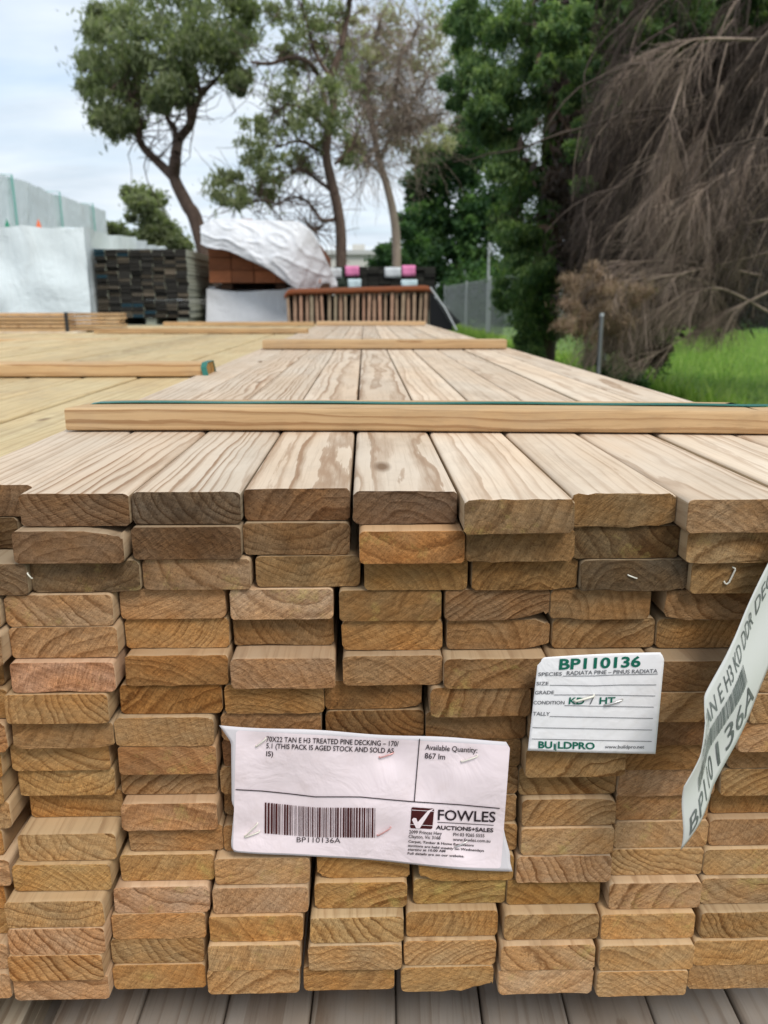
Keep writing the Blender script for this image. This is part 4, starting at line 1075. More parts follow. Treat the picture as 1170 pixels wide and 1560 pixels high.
np_mesh('plastic_edge', tube[0], tube[1], mat_plain('grey_film', (.35, .36, .36, 1), .4), sp, smooth=True)
v, f = box_data(-.6, .6, .1, 2.5, GZ - sb.z, zb_ - sb.z - .001); mesh_obj('lower_pack', v, f, M['grey'], sp).color = lin(110, 90, 70)

# dark stack with paper notices behind it
Yk = 9.2
kl = at(508, 406, Yk); kr = at(664, 406, Yk); kb = at(550, 470, Yk)
ks = empty('timber_stack', ((kl.x + kr.x) / 2, Yk, kb.z), 'dark stack of boards with pink and white paper notices behind the slatted pack', 'timber stack')
ncol, nrow = 9, 12; bw = (kr.x - kl.x) / ncol; bh = (kl.z - kb.z) / nrow
v, f = box_data(-bw * .48, bw * .48, 0, 2.0, -bh * .46, bh * .46)
mk = bpy.data.meshes.new('board'); mk.from_pydata(v, [], f); mk.update(); mk.materials.append(M['dark'])
for r in range(nrow):
    for c in range(ncol):
        o = bpy.data.objects.new('board', mk); COL.objects.link(o); o.parent = ks
        o.location = Vector((kl.x + (c + .5) * bw, Yk + abs(rd.gauss(0, .012)), kb.z + (r + .5) * bh)) - ks.location
        b = rd.uniform(26, 60); o.color = lin(b, b, b * .9) if c not in (0, 1) else lin(b + 20, b + 34, b + 22)
v, f = box_data(kl.x - ks.location.x, kr.x - ks.location.x, .03, 2, GZ - kb.z, -.001); mesh_obj('lower_pack', v, f, M['greenish'], ks)
pink = mat_plain('bright_pink_paper', (.72, .22, .42, 1), .6); wht = mat_plain('white_notice_paper', (.58, .61, .63, 1), .6); pale = mat_plain('pale_blue_notice_paper', (.55, .68, .72, 1), .6)
for (x0, y0, x1, y1, mt, lb) in ((526, 405, 547, 421, pink, 'bright pink paper notice left of the white one on the dark stack'), (586, 407, 611, 423, wht, 'wide white paper notice left of the right hand pink one on the dark stack'),
                                 (612.5, 404, 633, 421, pink, 'bright pink paper notice to the right of the wide white notice'), (530, 425, 550, 440, pale, 'pale bluish notice below the left pink notice'),
                                 (503, 408, 520, 424, wht, 'white notice at the left end of the dark stack behind the slats'), (611, 426, 636, 437, pale, 'pale notice low on the dark stack just above the slatted pack')):
    pa, pb = at(x0, y1, Yk - .02), at(x1, y0, Yk - .02)
    V, Fc = [], []
    for i in range(6):
        for j in range(4): V.append((pa.x + (pb.x - pa.x) * i / 5, Yk - .016 - .006 * math.sin(i * 1.3 + j), pa.z + (pb.z - pa.z) * j / 3))
    for i in range(5):
        for j in range(3): q = i * 4 + j; Fc.append((q, q + 4, q + 5, q + 1))
    o = mesh_obj('paper_notice', V, Fc, mt, smooth=True); m = o.modifiers.new('thickness', 'SOLIDIFY'); m.thickness = .001
    tag(o, lb, 'notice', 'notices on the dark stack')

# ---------------------------------------------------------------- far white building
Yb = 70
bl0 = at(420, 398, Yb); bl1 = at(580, 376, Yb)
bd = empty('building', (bl0.x, Yb, GZ), 'low white building far behind the gum trunk', 'building')
wm = mat_plain('white_render', (.62, .60, .55, 1), .8, .2, 2, .2)
def bx(n_, x0, x1, y0, y1, z0, z1, m_): v, f = box_data(x0 - bd.location.x, x1 - bd.location.x, y0 - Yb, y1 - Yb, z0 - GZ, z1 - GZ); return mesh_obj(n_, v, f, m_, bd)
zr = at(550, 388, Yb).z
bx('wall', bl0.x - 8, bl1.x, Yb, Yb + 12, GZ, zr, wm)
bx('roof', bl0.x - 8.3, bl1.x + .3, Yb - .3, Yb + 12.3, zr + .002, zr + .35, mat_plain('pale_roof', (.5, .5, .48, 1), .6))
u0, u1 = at(536, 374, Yb), at(556, 372, Yb)
bx('roof_unit', u0.x, u1.x, Yb + 3, Yb + 5, zr + .36, u0.z + .3, wm)
for i in range(3):
    xx = at(500 + i * 24, 400, Yb).x
    bx('window', xx, xx + .9, Yb - .03, Yb + .02, GZ + 2.2, GZ + 3.4, mat_plain('dark_glass', (.06, .07, .08, 1), .15, .6) if i == 0 else bpy.data.materials['dark_glass'])

# ---------------------------------------------------------------- fence
fn = empty('chain_link_fence', (4.6, 6, GZ), 'galvanised chain link fence with grey posts along the lawn right of the front pack', 'fence')
FX = 4.6
gal = mat_plain('galvanised_steel', (.42, .43, .43, 1), .45, .4, Metallic=.5)
fposts = [(2.5, 2.3), (8.6, 2.3), (15.4, 2.3), (22, 2.3), (30.0, 2.36), (30.6, 3.55), (37.0, 2.36), (47, 2.36)]
for Yp, hp in fposts:
    V, Q = tube_np([np.array([(FX - fn.location.x, Yp - 6, 0), (FX - fn.location.x, Yp - 6, hp * .5), (FX - fn.location.x, Yp - 6, hp)])], [np.array([.045, .045, .045])], 10)
    np_mesh('post', V, Q, gal, fn, smooth=True)
Hf = 2.28; V, Fc = [], []; w_ = .0013; b_ = 0
y = 2.5
while y < 47 + Hf:
    for sgn in (1, -1):
        ya, za, yb_, zb2 = (y, 0, y - Hf * sgn, Hf) if sgn == 1 else (y - Hf, 0, y, Hf)
        # clip against the ends
        def cl(ya, za, yb_, zb2):
            out = []
            for (p, z) in ((ya, za), (yb_, zb2)):
                if p < 2.5: t = (2.5 - ya) / (yb_ - ya); p, z = 2.5, za + (zb2 - za) * t
                if p > 47: t = (47 - ya) / (yb_ - ya); p, z = 47, za + (zb2 - za) * t
                out.append((p, z))
            return out
        (p1, z1), (p2, z2) = cl(ya, za, yb_, zb2)
        if abs(p1 - p2) < .02: continue
        d = Vector((0, p2 - p1, z2 - z1)).normalized(); nn = Vector((0, -d.z, d.y)) * w_; xx = Vector((w_, 0, 0))
        xo = .002 * sgn
        A_, B_ = Vector((xo, p1 - 6, z1)), Vector((xo, p2 - 6, z2)); n = len(V)
        V += [A_ + nn, A_ - nn * .5 + xx, A_ - nn * .5 - xx, B_ + nn, B_ - nn * .5 + xx, B_ - nn * .5 - xx]
        Fc += [(n, n + 1, n + 4, n + 3), (n + 1, n + 2, n + 5, n + 4), (n + 2, n, n + 3, n + 5)]
    y += .075
tag(mesh_obj('wire_mesh', V, Fc, gal, fn), kind='stuff')
fp = at(917, 478, 6.6)
st_p = empty('fence_post', (fp.x, 6.6, GZ), 'thin grey steel post standing beside the front pack in front of the bare branches', 'post')
V, Q = tube_np([np.array([(0, 0, 0), (.004, 0, .7), (0, 0, fp.z - GZ)])], [np.array([.016, .016, .016])], 10); np_mesh('pipe', V, Q, mat_plain('dull_steel', (.16, .165, .165, 1), .6, .3, 8, .4, Metallic=.3), st_p, smooth=True)
V, Q = tube_np([np.array([(0, 0, fp.z - GZ - .02), (0, 0, fp.z - GZ + .006)])], [np.array([.019, .017])], 10); np_mesh('cap', V, Q, gal, st_p, smooth=True)
# shade cloth on the far stretch
n = NT('grey_shade_cloth'); n.fin((.055, .052, .045, 1), .9, spec=.05)
tb = n.t.nodes.new('ShaderNodeBsdfTransparent'); mx = n.t.nodes.new('ShaderNodeMixShader'); mx.inputs[0].default_value = .42
n.L(n.b.outputs[0], mx.inputs[1]); n.L(tb.outputs[0], mx.inputs[2]); n.L(mx.outputs[0], n.out.inputs[0])
V, Fc = [], []
for i in range(41):
    for j in range(5):
        V.append((.012 + .012 * math.sin(i * 1.7 + j), 27.0 + i * .5 - 6, .02 + j * .56 - (0.03 * (i % 3) if j == 4 else 0)))
for i in range(40):
    for j in range(4): q = i * 5 + j; Fc.append((q, q + 5, q + 6, q + 1))
mesh_obj('shade_cloth', V, Fc, n.m, fn, smooth=True)

# ---------------------------------------------------------------- grass
rg = np.random.default_rng(5)
def grass(name, n, xr_, yr_, h, wdt, mat, bias=1.0):
    y = yr_[0] + (yr_[1] - yr_[0]) * rg.random(n) ** bias
    x = xr_[0] + (xr_[1] - xr_[0]) * rg.random(n)
    cl_ = np.array([noise.noise(Vector((a * .8, b * .8, 0))) for a, b in zip(x[::20], y[::20])]); cl_ = np.repeat(cl_, 20)[:n]
    hh = h * (0.55 + rg.random(n) * .8) * (1 + cl_ * .9)
    ang = rg.random(n) * 6.283; lean = (rg.random(n)) * .55 * hh
    bx_ = np.cos(ang) * wdt; by_ = np.sin(ang) * wdt; la = rg.random(n) * 6.283
    lx, ly = np.cos(la) * lean, np.sin(la) * lean
    z0 = np.full(n, GZ + .01)
    V = np.stack([np.stack([x - bx_, y - by_, z0], 1), np.stack([x + bx_, y + by_, z0], 1), np.stack([x + bx_ * .7 + lx * .35, y + by_ * .7 + ly * .35, z0 + hh * .62], 1), np.stack([x + lx, y + ly, z0 + hh], 1)], 1).reshape(-1, 3)
    i = np.arange(n) * 4
    Fq = np.stack([i, i + 1, i + 2, i + 3], 1)
    t = np.clip(.5 + cl_ * .8 + rg.normal(0, .22, n), 0, 1)
    return tag(np_mesh(name, V, Fq, mat, tint=t), kind='stuff')
M['grass'] = mat_leaf('grass_blades', (.13, .24, .045, 1), (.25, .40, .08, 1), (.42, .52, .16, 1), .5, .45)
grass('grass', 190000, (2.2, 18), (8, 44), .12, .008, M['grass'], 1.3)
grass('grass', 12000, (4.4, 4.8), (9, 46), .26, .006, M['grass'])
grass('grass', 9000, (1.6, 2.4), (7, 40), .30, .007, M['grass'])
for o in [o for o in SC.objects if o.name.startswith('grass')]: tag(o, 'green uncut grass', 'grass')

# ---------------------------------------------------------------- trees
def bark(name, a, b):
    n = NT(name); P = n.coord()
    q = n.noise(n.vmath('MULTIPLY', P, (3, 3, .7)), 3, 7, .7, .5)
    return n.fin(n.mix(n.ramp(q, [(.35, 0.0), (.65, 1.0)]), a, b), .85, n.bump(q, .7, .04), spec=.15)
def leaves(centers, radii, per, size, seed, squash=.8, sub=14, subr=.28, aspect=.45, droop=0.0, shell=.55):
    """Leaf quads in sub-clumps inside each clump."""
    g_ = np.random.default_rng(seed); VV, TT = [], []
    for c, r in zip(centers, radii):
        ns_ = max(4, int(sub)); d = g_.normal(size=(ns_, 3)); d /= np.linalg.norm(d, axis=1, keepdims=True)
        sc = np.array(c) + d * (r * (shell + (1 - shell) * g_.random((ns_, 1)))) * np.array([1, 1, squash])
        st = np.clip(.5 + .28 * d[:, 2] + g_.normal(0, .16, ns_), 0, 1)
        n = int(per); k = g_.integers(0, ns_, n)
        p = sc[k] + g_.normal(size=(n, 3)) * r * subr * np.array([1, 1, .75]) * (.6 + .7 * g_.random((n, 1)))
        a = g_.normal(size=(n, 3)); a[:, 2] -= droop * 1.5; a /= np.linalg.norm(a, axis=1, keepdims=True)
        b = np.cross(a, g_.normal(size=(n, 3))); b /= np.linalg.norm(b, axis=1, keepdims=True)
        s_ = size * (.6 + .8 * g_.random((n, 1)))
        a = a * s_; b = b * s_ * aspect
        VV.append(np.stack([p - a, p - b * .9 - a * .1, p + a, p + b], 1).reshape(-1, 3))
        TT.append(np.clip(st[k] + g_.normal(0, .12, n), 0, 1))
    V = np.concatenate(VV); T = np.concatenate(TT); i = np.arange(len(T)) * 4
    return V, np.stack([i, i + 1, i + 2, i + 3], 1), T
def clump_px(lst, Y, jit=0.0, seed=0):
    g_ = random.Random(seed); C_, R_ = [], []
    for (px, py, r) in lst:
        Yc = Y + g_.uniform(-jit, jit); p = at(px, py, Yc); C_.append((p.x, p.y, p.z)); R_.append(r * Yc / F)
    return C_, R_
def limb(pts, Y, jit=0.0, seed=0, r0=.15, r1=.05, n=6):
    g_ = random.Random(seed); P = []
    for i, (px, py) in enumerate(pts):
        Yc = Y + (g_.uniform(-jit, jit) if i else 0); p = at(px, py, Yc); P.append((p.x, p.y, p.z))
    S = smooth_path(P, n); return S, np.linspace(r0, r1, len(S))
def twigs_from(paths, count, length, r, seed, down=.3, out=None, steps=5, wob=.35, follow=0.0):
    g_ = np.random.default_rng(seed); P_, R_ = [], []
    for i in range(count):
        path = paths[g_.integers(0, len(paths))]
        k = g_.integers(len(path) // 4, len(path)); p = path[k].copy()
        d = g_.normal(size=3)
        if follow:
            tg_ = path[min(k + 1, len(path) - 1)] - path[max(k - 1, 0)]; d = d * (1 - follow) + tg_ / (np.linalg.norm(tg_) + 1e-9) * follow * 1.8
        d[2] -= down
        if out is not None: d += np.array(out)
        d /= np.linalg.norm(d); L_ = length * (.4 + g_.random()); pts = [p]
        for s_ in range(steps):
            d = d + g_.normal(size=3) * wob; d[2] -= down * .25; d /= np.linalg.norm(d); p = p + d * L_ / steps; pts.append(p)
        P_.append(np.array(pts)); R_.append(np.linspace(r, r * .35, steps + 1))
    return P_, R_
def fib(C_, R_, n_, seed, lo=.5):
    """extra smaller clumps round each clump so that outlines break up"""
    g_ = random.Random(seed); C2, R2 = list(C_), list(R_)
    for c, r in zip(C_, R_):
        for k in range(n_):
            v = Vector((g_.gauss(0, 1), g_.gauss(0, 1), g_.gauss(0, 1))).normalized() * r * g_.uniform(.7, 1.15)
            C2.append((c[0] + v.x, c[1] + v.y, c[2] + v.z * .8)); R2.append(r * g_.uniform(.25, lo))
    return C2, R2

M['bark'] = bark('gum_bark', (.16, .11, .085, 1), (.075, .05, .04, 1))
M['bark_pale'] = bark('pale_bark', (.42, .33, .27, 1), (.26, .20, .16, 1))
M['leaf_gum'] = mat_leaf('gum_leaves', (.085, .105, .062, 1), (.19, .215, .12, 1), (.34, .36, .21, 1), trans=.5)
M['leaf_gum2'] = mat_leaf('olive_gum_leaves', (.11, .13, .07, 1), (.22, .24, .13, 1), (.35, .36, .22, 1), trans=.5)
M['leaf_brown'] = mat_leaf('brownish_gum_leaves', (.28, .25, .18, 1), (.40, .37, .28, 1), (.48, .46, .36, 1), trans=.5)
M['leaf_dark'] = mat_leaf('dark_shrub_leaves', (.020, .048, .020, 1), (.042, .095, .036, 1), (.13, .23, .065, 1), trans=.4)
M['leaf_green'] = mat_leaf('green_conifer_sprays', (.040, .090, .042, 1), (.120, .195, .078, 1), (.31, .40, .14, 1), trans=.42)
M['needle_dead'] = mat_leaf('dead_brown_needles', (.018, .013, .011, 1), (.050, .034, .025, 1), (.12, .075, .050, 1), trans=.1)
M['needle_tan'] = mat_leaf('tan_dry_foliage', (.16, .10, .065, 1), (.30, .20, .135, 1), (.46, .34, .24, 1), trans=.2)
M['twig'] = bark('bare_grey_twig', (.38, .29, .225, 1), (.19, .14, .11, 1))
M['twig_dark'] = bark('dark_twig', (.10, .075, .06, 1), (.045, .033, .028, 1))

def tree(name, label, loc, group='trees round the yard', cat='tree'):
    return empty(name, loc, label, cat, group)
def add(parent, name, V, Q, mat, tint=None, smooth=False):
    V = np.asarray(V) - np.array(tuple(parent.location))
    o = np_mesh(name, V, Q, mat, parent, tint, smooth)
    return o

# left gum
Y = 22
t = tree('gum_tree', 'tall gum tree left of centre with a dense crown and a forked leaning trunk', (at(303, 400, Y).x, Y, GZ))
b0 = at(312, 372, Y)
P, R_ = [], []
tr_pts = [(b0.x + .5, Y, GZ)] + [tuple(at(x, y, Y)) for x, y in ((303, 352), (285, 312), (268, 278), (265, 262))]
S = smooth_path(tr_pts, 8); P.append(S); R_.append(np.linspace(.21, .13, len(S)))
limbs = []
for pts, r0, r1 in (([(266, 272), (242, 248), (218, 224), (211, 205), (214, 185)], .13, .06), ([(265, 264), (268, 235), (273, 212), (290, 190), (297, 165), (306, 145)], .16, .07),
                    ([(272, 214), (262, 190), (255, 178), (262, 150)], .08, .04), ([(290, 188), (288, 150), (290, 118), (280, 80)], .09, .04), ([(214, 185), (200, 150), (190, 110)], .06, .03), ([(306, 145), (330, 120), (350, 95)], .06, .03), ([(306, 145), (290, 90), (250, 50)], .06, .03)):
    S, r = limb(pts, Y, .6, len(limbs), r0, r1); P.append(S); R_.append(r); limbs.append(S)
V, Q = tube_np(P, R_, 9); add(t, 'trunk', V, Q, M['bark'], smooth=True)
tp, tr = twigs_from(limbs, 160, 1.3, .018, 3, down=-.3); V, Q = tube_np(tp, tr, 4); add(t, 'branches', V, Q, M['bark'])
C_, R2 = clump_px([(175, 70, 42), (150, 120, 26), (180, 140, 40), (165, 175, 30), (190, 190, 22), (215, 60, 50), (250, 20, 60), (225, 110, 45), (310, 10, 60), (300, 60, 48), (345, 45, 40), (355, 100, 24), (330, 95, 26), (265, 95, 40), (275, 135, 24), (215, 150, 25), (370, 20, 26), (195, 20, 40), (160, 40, 25), (240, 150, 16), (362, 125, 12)], Y, 1.6, 1)
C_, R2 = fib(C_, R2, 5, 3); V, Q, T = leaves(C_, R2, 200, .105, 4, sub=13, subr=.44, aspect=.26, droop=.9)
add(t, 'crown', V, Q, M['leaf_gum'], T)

# far small trees
Y = 48
t = tree('gum_tree', 'small distant round crowned gum above the dark timber stack', (at(228, 400, Y).x, Y, GZ))
S = smooth_path([tuple(at(240, 400, Y) * 1.0 - Vector((0, 0, 1.5))), tuple(at(236, 370, Y)), tuple(at(228, 330, Y))], 5); V, Q = tube_np([S], [np.linspace(.3, .15, len(S))], 8); add(t, 'trunk', V, Q, M['bark'], smooth=True)
C_, R2 = clump_px([(215, 300, 20), (232, 305, 20), (205, 312, 15), (225, 325, 22), (240, 345, 24), (255, 355, 20), (262, 368, 20), (225, 355, 16), (245, 370, 28), (270, 378, 16)], Y, 1, 2)
C_, R2 = fib(C_, R2, 3, 5); V, Q, T = leaves(C_, R2, 520, .14, 6); add(t, 'crown', V, Q, M['leaf_gum'], T)
t = tree('gum_tree', 'low distant tree peeping over the white tarp beside the small round gum', (at(178, 400, Y).x, Y + 4, GZ))
S = np.array([tuple(at(178, 400, Y + 4)), tuple(at(178, 360, Y + 4))]); V, Q = tube_np([S], [np.array([.2, .1])], 7); add(t, 'trunk', V, Q, M['bark'])
C_, R2 = clump_px([(170, 345, 11), (180, 352, 13), (195, 360, 12), (205, 366, 12), (165, 356, 12)], Y + 4, 1, 3); V, Q, T = leaves(C_, R2, 700, .14, 7); add(t, 'crown', V, Q, M['leaf_gum'], T)

# middle gum
Y = 20
t = tree('gum_tree', 'slender gum with sparse olive clumps and a dark upright trunk behind the draped tarp', (at(520, 420, Y).x, Y, GZ))
P, R_, limbs = [], [], []
S = smooth_path([(at(520, 405, Y).x, Y, GZ)] + [tuple(at(x, y, Y)) for x, y in ((520, 405), (519, 350), (512, 305), (503, 268), (497, 235), (500, 200))], 8); P.append(S); R_.append(np.linspace(.14, .10, len(S)))
for pts, r0, r1 in (([(500, 200), (508, 160), (505, 120), (520, 70), (530, 20), (535, -30)], .11, .05), ([(508, 335), (490, 335), (478, 318), (462, 303), (440, 302), (425, 312)], .05, .02), ([(505, 290), (488, 278), (465, 262), (445, 258)], .05, .02),
                    ([(498, 240), (480, 225), (455, 215), (420, 225)], .05, .02), ([(497, 170), (492, 140), (482, 110), (465, 92), (440, 88), (412, 97), (384, 95)], .07, .035), ([(500, 200), (470, 170), (440, 160), (415, 175)], .05, .02),
                    ([(505, 120), (480, 80), (470, 40), (455, 0)], .05, .02), ([(510, 250), (535, 225), (548, 190)], .04, .015), ([(492, 345), (478, 352), (470, 345)], .025, .01), ([(425, 312), (400, 305), (372, 312), (350, 300)], .03, .012)):
    S, r = limb(pts, Y, .5, len(limbs) + 20, r0, r1); P.append(S); R_.append(r); limbs.append(S)
V, Q = tube_np(P, R_, 9); add(t, 'trunk', V, Q, M['bark'], smooth=True)
tp, tr = twigs_from(limbs, 420, 1.3, .012, 8, down=-.1); V, Q = tube_np(tp, tr, 4); add(t, 'branches', V, Q, M['bark'])
C_, R2 = clump_px([(345, 290, 22), (358, 305, 16), (340, 270, 12), (395, 215, 24), (410, 245, 22), (385, 235, 18), (425, 270, 18), (400, 280, 18), (440, 160, 30), (450, 200, 28), (470, 230, 22), (430, 130, 22), (475, 180, 26), (500, 150, 26), (520, 190, 18), (415, 190, 18), (455, 100, 14), (480, 60, 22), (510, 90, 22), (445, 45, 18), (465, 20, 22), (500, 30, 22), (435, 80, 10), (405, 305, 14), (455, 255, 14), (385, 190, 12), (530, 240, 14), (420, 20, 14), (365, 280, 14), (520, 120, 22), (335, 300, 12)], Y, 1.5, 4)
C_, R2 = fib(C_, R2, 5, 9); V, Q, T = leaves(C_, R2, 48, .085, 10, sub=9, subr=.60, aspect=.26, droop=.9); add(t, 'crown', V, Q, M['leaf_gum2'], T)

# sparse brownish tree
Y = 26
t = tree('gum_tree', 'pale trunked gum with thin brownish foliage between the slender gum and the green conifer', (at(603, 400, Y).x, Y, GZ))
P, R_, limbs = [], [], []
S = smooth_path([(at(606, 400, Y).x, Y, GZ)] + [tuple(at(x, y, Y)) for x, y in ((604, 380), (600, 330), (590, 285), (578, 245), (570, 205))], 8); P.append(S); R_.append(np.linspace(.15, .09, len(S)))
for pts, r0, r1 in (([(570, 205), (560, 150), (565, 90), (580, 30)], .10, .04), ([(578, 245), (600, 200), (625, 160), (650, 120)], .07, .02), ([(570, 200), (600, 150), (610, 90), (640, 40)], .07, .02), ([(585, 270), (555, 240), (545, 215)], .04, .02), ([(560, 150), (530, 110), (525, 60)], .05, .02), ([(600, 200), (640, 190), (670, 175)], .04, .015)):
    S, r = limb(pts, Y, .8, len(limbs) + 40, r0, r1); P.append(S); R_.append(r); limbs.append(S)
V, Q = tube_np(P, R_, 8); add(t, 'trunk', V, Q, M['bark_pale'], smooth=True)
tp, tr = twigs_from(limbs, 1500, 2.0, .011, 12, down=.12, steps=6); V, Q = tube_np(tp, tr, 3); add(t, 'branches', V, Q, M['bark_pale'])
C_, R2 = clump_px([(600, 60, 38), (640, 40, 40), (660, 90, 35), (620, 120, 40), (590, 160, 34), (640, 170, 34), (665, 210, 22), (560, 110, 30), (610, 210, 26), (575, 40, 30), (550, 170, 22), (545, 60, 26), (655, 20, 40), (540, 220, 14), (630, 235, 14)], Y, 1.8, 5)
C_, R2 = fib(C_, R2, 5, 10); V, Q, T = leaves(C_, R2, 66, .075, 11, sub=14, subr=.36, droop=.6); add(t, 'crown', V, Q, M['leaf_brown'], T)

# dark dense shrub-like tree in the middle distance
Y = 52
t = tree('evergreen_tree', 'dark dense evergreen behind the fence, left of the brighter green conifer', (at(700, 440, Y).x, Y, GZ))
S = np.array([(at(700, 440, Y).x, Y, GZ), tuple(at(700, 400, Y)), tuple(at(705, 300, Y))]); V, Q = tube_np([S], [np.array([.3, .25, .1])], 8); add(t, 'trunk', V, Q, M['bark'])
C_, R2 = clump_px([(660, 285, 36), (650, 330, 34), (640, 370, 30), (690, 250, 40), (720, 220, 42), (700, 300, 50), (740, 280, 50), (690, 350, 50), (740, 350, 55), (650, 400, 34), (700, 410, 45), (760, 420, 45), (632, 300, 12), (625, 395, 22), (620, 430, 20), (668, 425, 26), (690, 440, 26), (740, 180, 40), (785, 330, 40), (665, 245, 18), (780, 400, 40), (600, 410, 18)], Y, 1.4, 6)
C_, R2 = fib(C_, R2, 5, 12); V, Q, T = leaves(C_, R2, 600, .17, 13, sub=16, subr=.24); add(t, 'crown', V, Q, M['leaf_dark'], T)
t = tree('shrub', 'low olive shrub behind the white building and the brown slatted pack', (at(585, 420, 40).x, 40, GZ), 'shrubs', 'shrub')
C_, R2 = clump_px([(590, 385, 14), (605, 395, 16), (580, 400, 14), (620, 350, 12), (620, 330, 14), (630, 375, 18)], 40, 1, 7); V, Q, T = leaves(C_, R2, 800, .12, 14); add(t, 'crown', V, Q, M['leaf_dark'], T)

# tall green conifer, nearer
Y = 13
t = tree('conifer_tree', 'tall bright green conifer hanging down to the fence right of centre', (at(815, 560, Y).x, Y, GZ))
S = np.array([(at(830, 560, Y).x, Y + .6, GZ), tuple(at(835, 400, Y + .6)), tuple(at(850, 100, Y + .8)), tuple(at(860, -150, Y + .8))]); V, Q = tube_np([S], [np.array([.28, .24, .16, .1])], 9); add(t, 'trunk', V, Q, M['bark'], smooth=True)
cl_ = [(740, 20, 40), (720, 70, 36), (760, 90, 42), (715, 120, 30), (745, 150, 38), (790, 40, 50), (840, 20, 55), (800, 120, 50), (850, 90, 40), (770, 190, 38), (730, 200, 22), (800, 230, 45), (775, 270, 35), (800, 320, 38), (780, 360, 26), (820, 380, 36), (795, 420, 36), (825, 450, 34), (800, 480, 28), (825, 510, 24), (800, 525, 18), (880, 60, 40), (900, 20, 50), (870, 130, 22), (830, 170, 36), (710, 30, 26), (950, -10, 45), (840, 260, 40), (850, 320, 36), (700, 155, 14), (845, 500, 16), (780, 455, 22), (765, 330, 16), (860, 220, 24), (815, 540, 10)]
C_, R2 = clump_px(cl_, Y, .7, 8); C_, R2 = fib(C_, R2, 6, 14, .45)
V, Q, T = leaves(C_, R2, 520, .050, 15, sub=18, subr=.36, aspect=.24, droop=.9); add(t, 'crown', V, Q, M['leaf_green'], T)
limbs = [limb([(830, y0), (x1, y1)], Y, .3, i, .05, .01)[0] for i, (y0, x1, y1) in enumerate(((40, 740, 30), (150, 740, 160), (260, 780, 250), (350, 790, 340), (430, 800, 450)))]
tp, tr = twigs_from(limbs, 200, .7, .010, 22, down=.2); V, Q = tube_np(tp + limbs, tr + [np.linspace(.05, .015, len(l)) for l in limbs], 4); add(t, 'branches', V, Q, M['twig_dark'])

# big half-dead conifer with drooping bare branches
Y = 9.5
t = tree('dead_conifer_tree', 'large half dead conifer on the right with brown drooping bare branches over the fence', (at(1240, 560, Y + 1.5).x, Y + 1.5, GZ))
S = smooth_path([(at(1240, 560, Y + 1.5).x, Y + 1.5, GZ), tuple(at(1240, 400, Y + 1.5)), tuple(at(1230, 200, Y + 1.5)), tuple(at(1220, -200, Y + 1.5))], 6)
P, R_ = [S], [np.linspace(.3, .14, len(S))]
g_ = np.random.default_rng(31)
mains = []
for i in range(70):
    px = g_.uniform(1010, 1400); py = g_.uniform(-200, 270); Yc = g_.uniform(7.2, 10.5)
    p = np.array(tuple(at(px, py, Yc))); d = np.array([-1.0 + g_.normal() * .45, g_.normal() * .35 - .15, -.45 + g_.normal() * .35]); d /= np.linalg.norm(d)
    L_ = g_.uniform(.9, 2.1); n_ = 12; pts = [p]
    for k in range(n_):
        d = d + g_.normal(size=3) * .13 + np.array([-.01, 0, -.085]); d /= np.linalg.norm(d); p = p + d * L_ / n_; pts.append(p)
    pts = np.array(pts)
    mains.append(pts); P.append(pts); R_.append(np.linspace(.017, .0045, n_ + 1))
V, Q = tube_np(P, R_, 6); add(t, 'trunk', V, Q, M['twig_dark'], smooth=True)
def hang(P_, R__=None):
    """Branches clear of the lawn: drop those that would hang too low."""
    keep = []
    for i_, p_ in enumerate(P_):
        lo = (p_[:, 2] / p_[:, 1]).min(); az = (p_[:, 0] / p_[:, 1]).mean()
        if lo > (-.100 if az < .375 else -.066) and (p_[:, 0] / p_[:, 1]).min() > .235 + .10 * max(0.0, float((p_[:, 2] / p_[:, 1]).max()) - .1): keep.append(i_)
    return ([P_[i_] for i_ in keep], [R__[i_] for i_ in keep]) if R__ is not None else [P_[i_] for i_ in keep]
tp, tr = twigs_from(mains, 1500, .70, .0055, 32, down=.45, out=(-.3, -.1, 0), steps=7, wob=.10, follow=.55)
tp, tr = hang(tp, tr); hf = len(tp) // 4
V, Q = tube_np(tp[:hf], tr[:hf], 4); add(t, 'branches', V, Q, M['twig'])
V, Q = tube_np(tp[hf:], tr[hf:], 4); add(t, 'dark_branches', V, Q, M['twig_dark'])
tp2, tr2 = twigs_from(tp, 9000, .34, .0024, 33, down=.30, out=(-.2, 0, -.1), steps=5, wob=.10, follow=.6)
tp2, tr2 = hang(tp2, tr2); V, Q = tube_np(tp2, tr2, 3); add(t, 'fine_twigs', V, Q, M['twig_dark'])
# a fan of pale bare branches in front
fan = []
for pts in (([(1180, 440), (1120, 470), (1050, 510), (990, 545)]), ([(1190, 330), (1100, 350), (1030, 395), (960, 450), (920, 500)]), ([(1200, 250), (1120, 260), (1060, 300), (1010, 360), (980, 440)]), ([(1190, 150), (1150, 220), (1130, 300), (1125, 380)]), ([(1100, 130), (1075, 200), (1060, 270), (1070, 330)]),
            ([(1180, 480), (1100, 440), (1050, 450), (1000, 470), (950, 505)]), ([(1040, 120), (1020, 190), (1025, 250), (1000, 300)]), ([(1150, 60), (1060, 60), (1000, 75), (950, 110)]), ([(1080, 380), (1085, 430), (1095, 490)]), ([(1190, 380), (1110, 400), (1020, 420), (930, 430), (870, 450)]), ([(1160, 420), (1060, 400), (960, 400), (890, 420)])):
    S, r = limb(pts, 7.4, .35, len(fan) + 60, .013, .004, 7); fan.append(S)
tp3, tr3 = twigs_from(fan, 620, .50, .0045, 34, down=.35, out=(-.2, 0, 0), steps=7, wob=.10, follow=.6)
tp3, tr3 = hang(tp3, tr3)
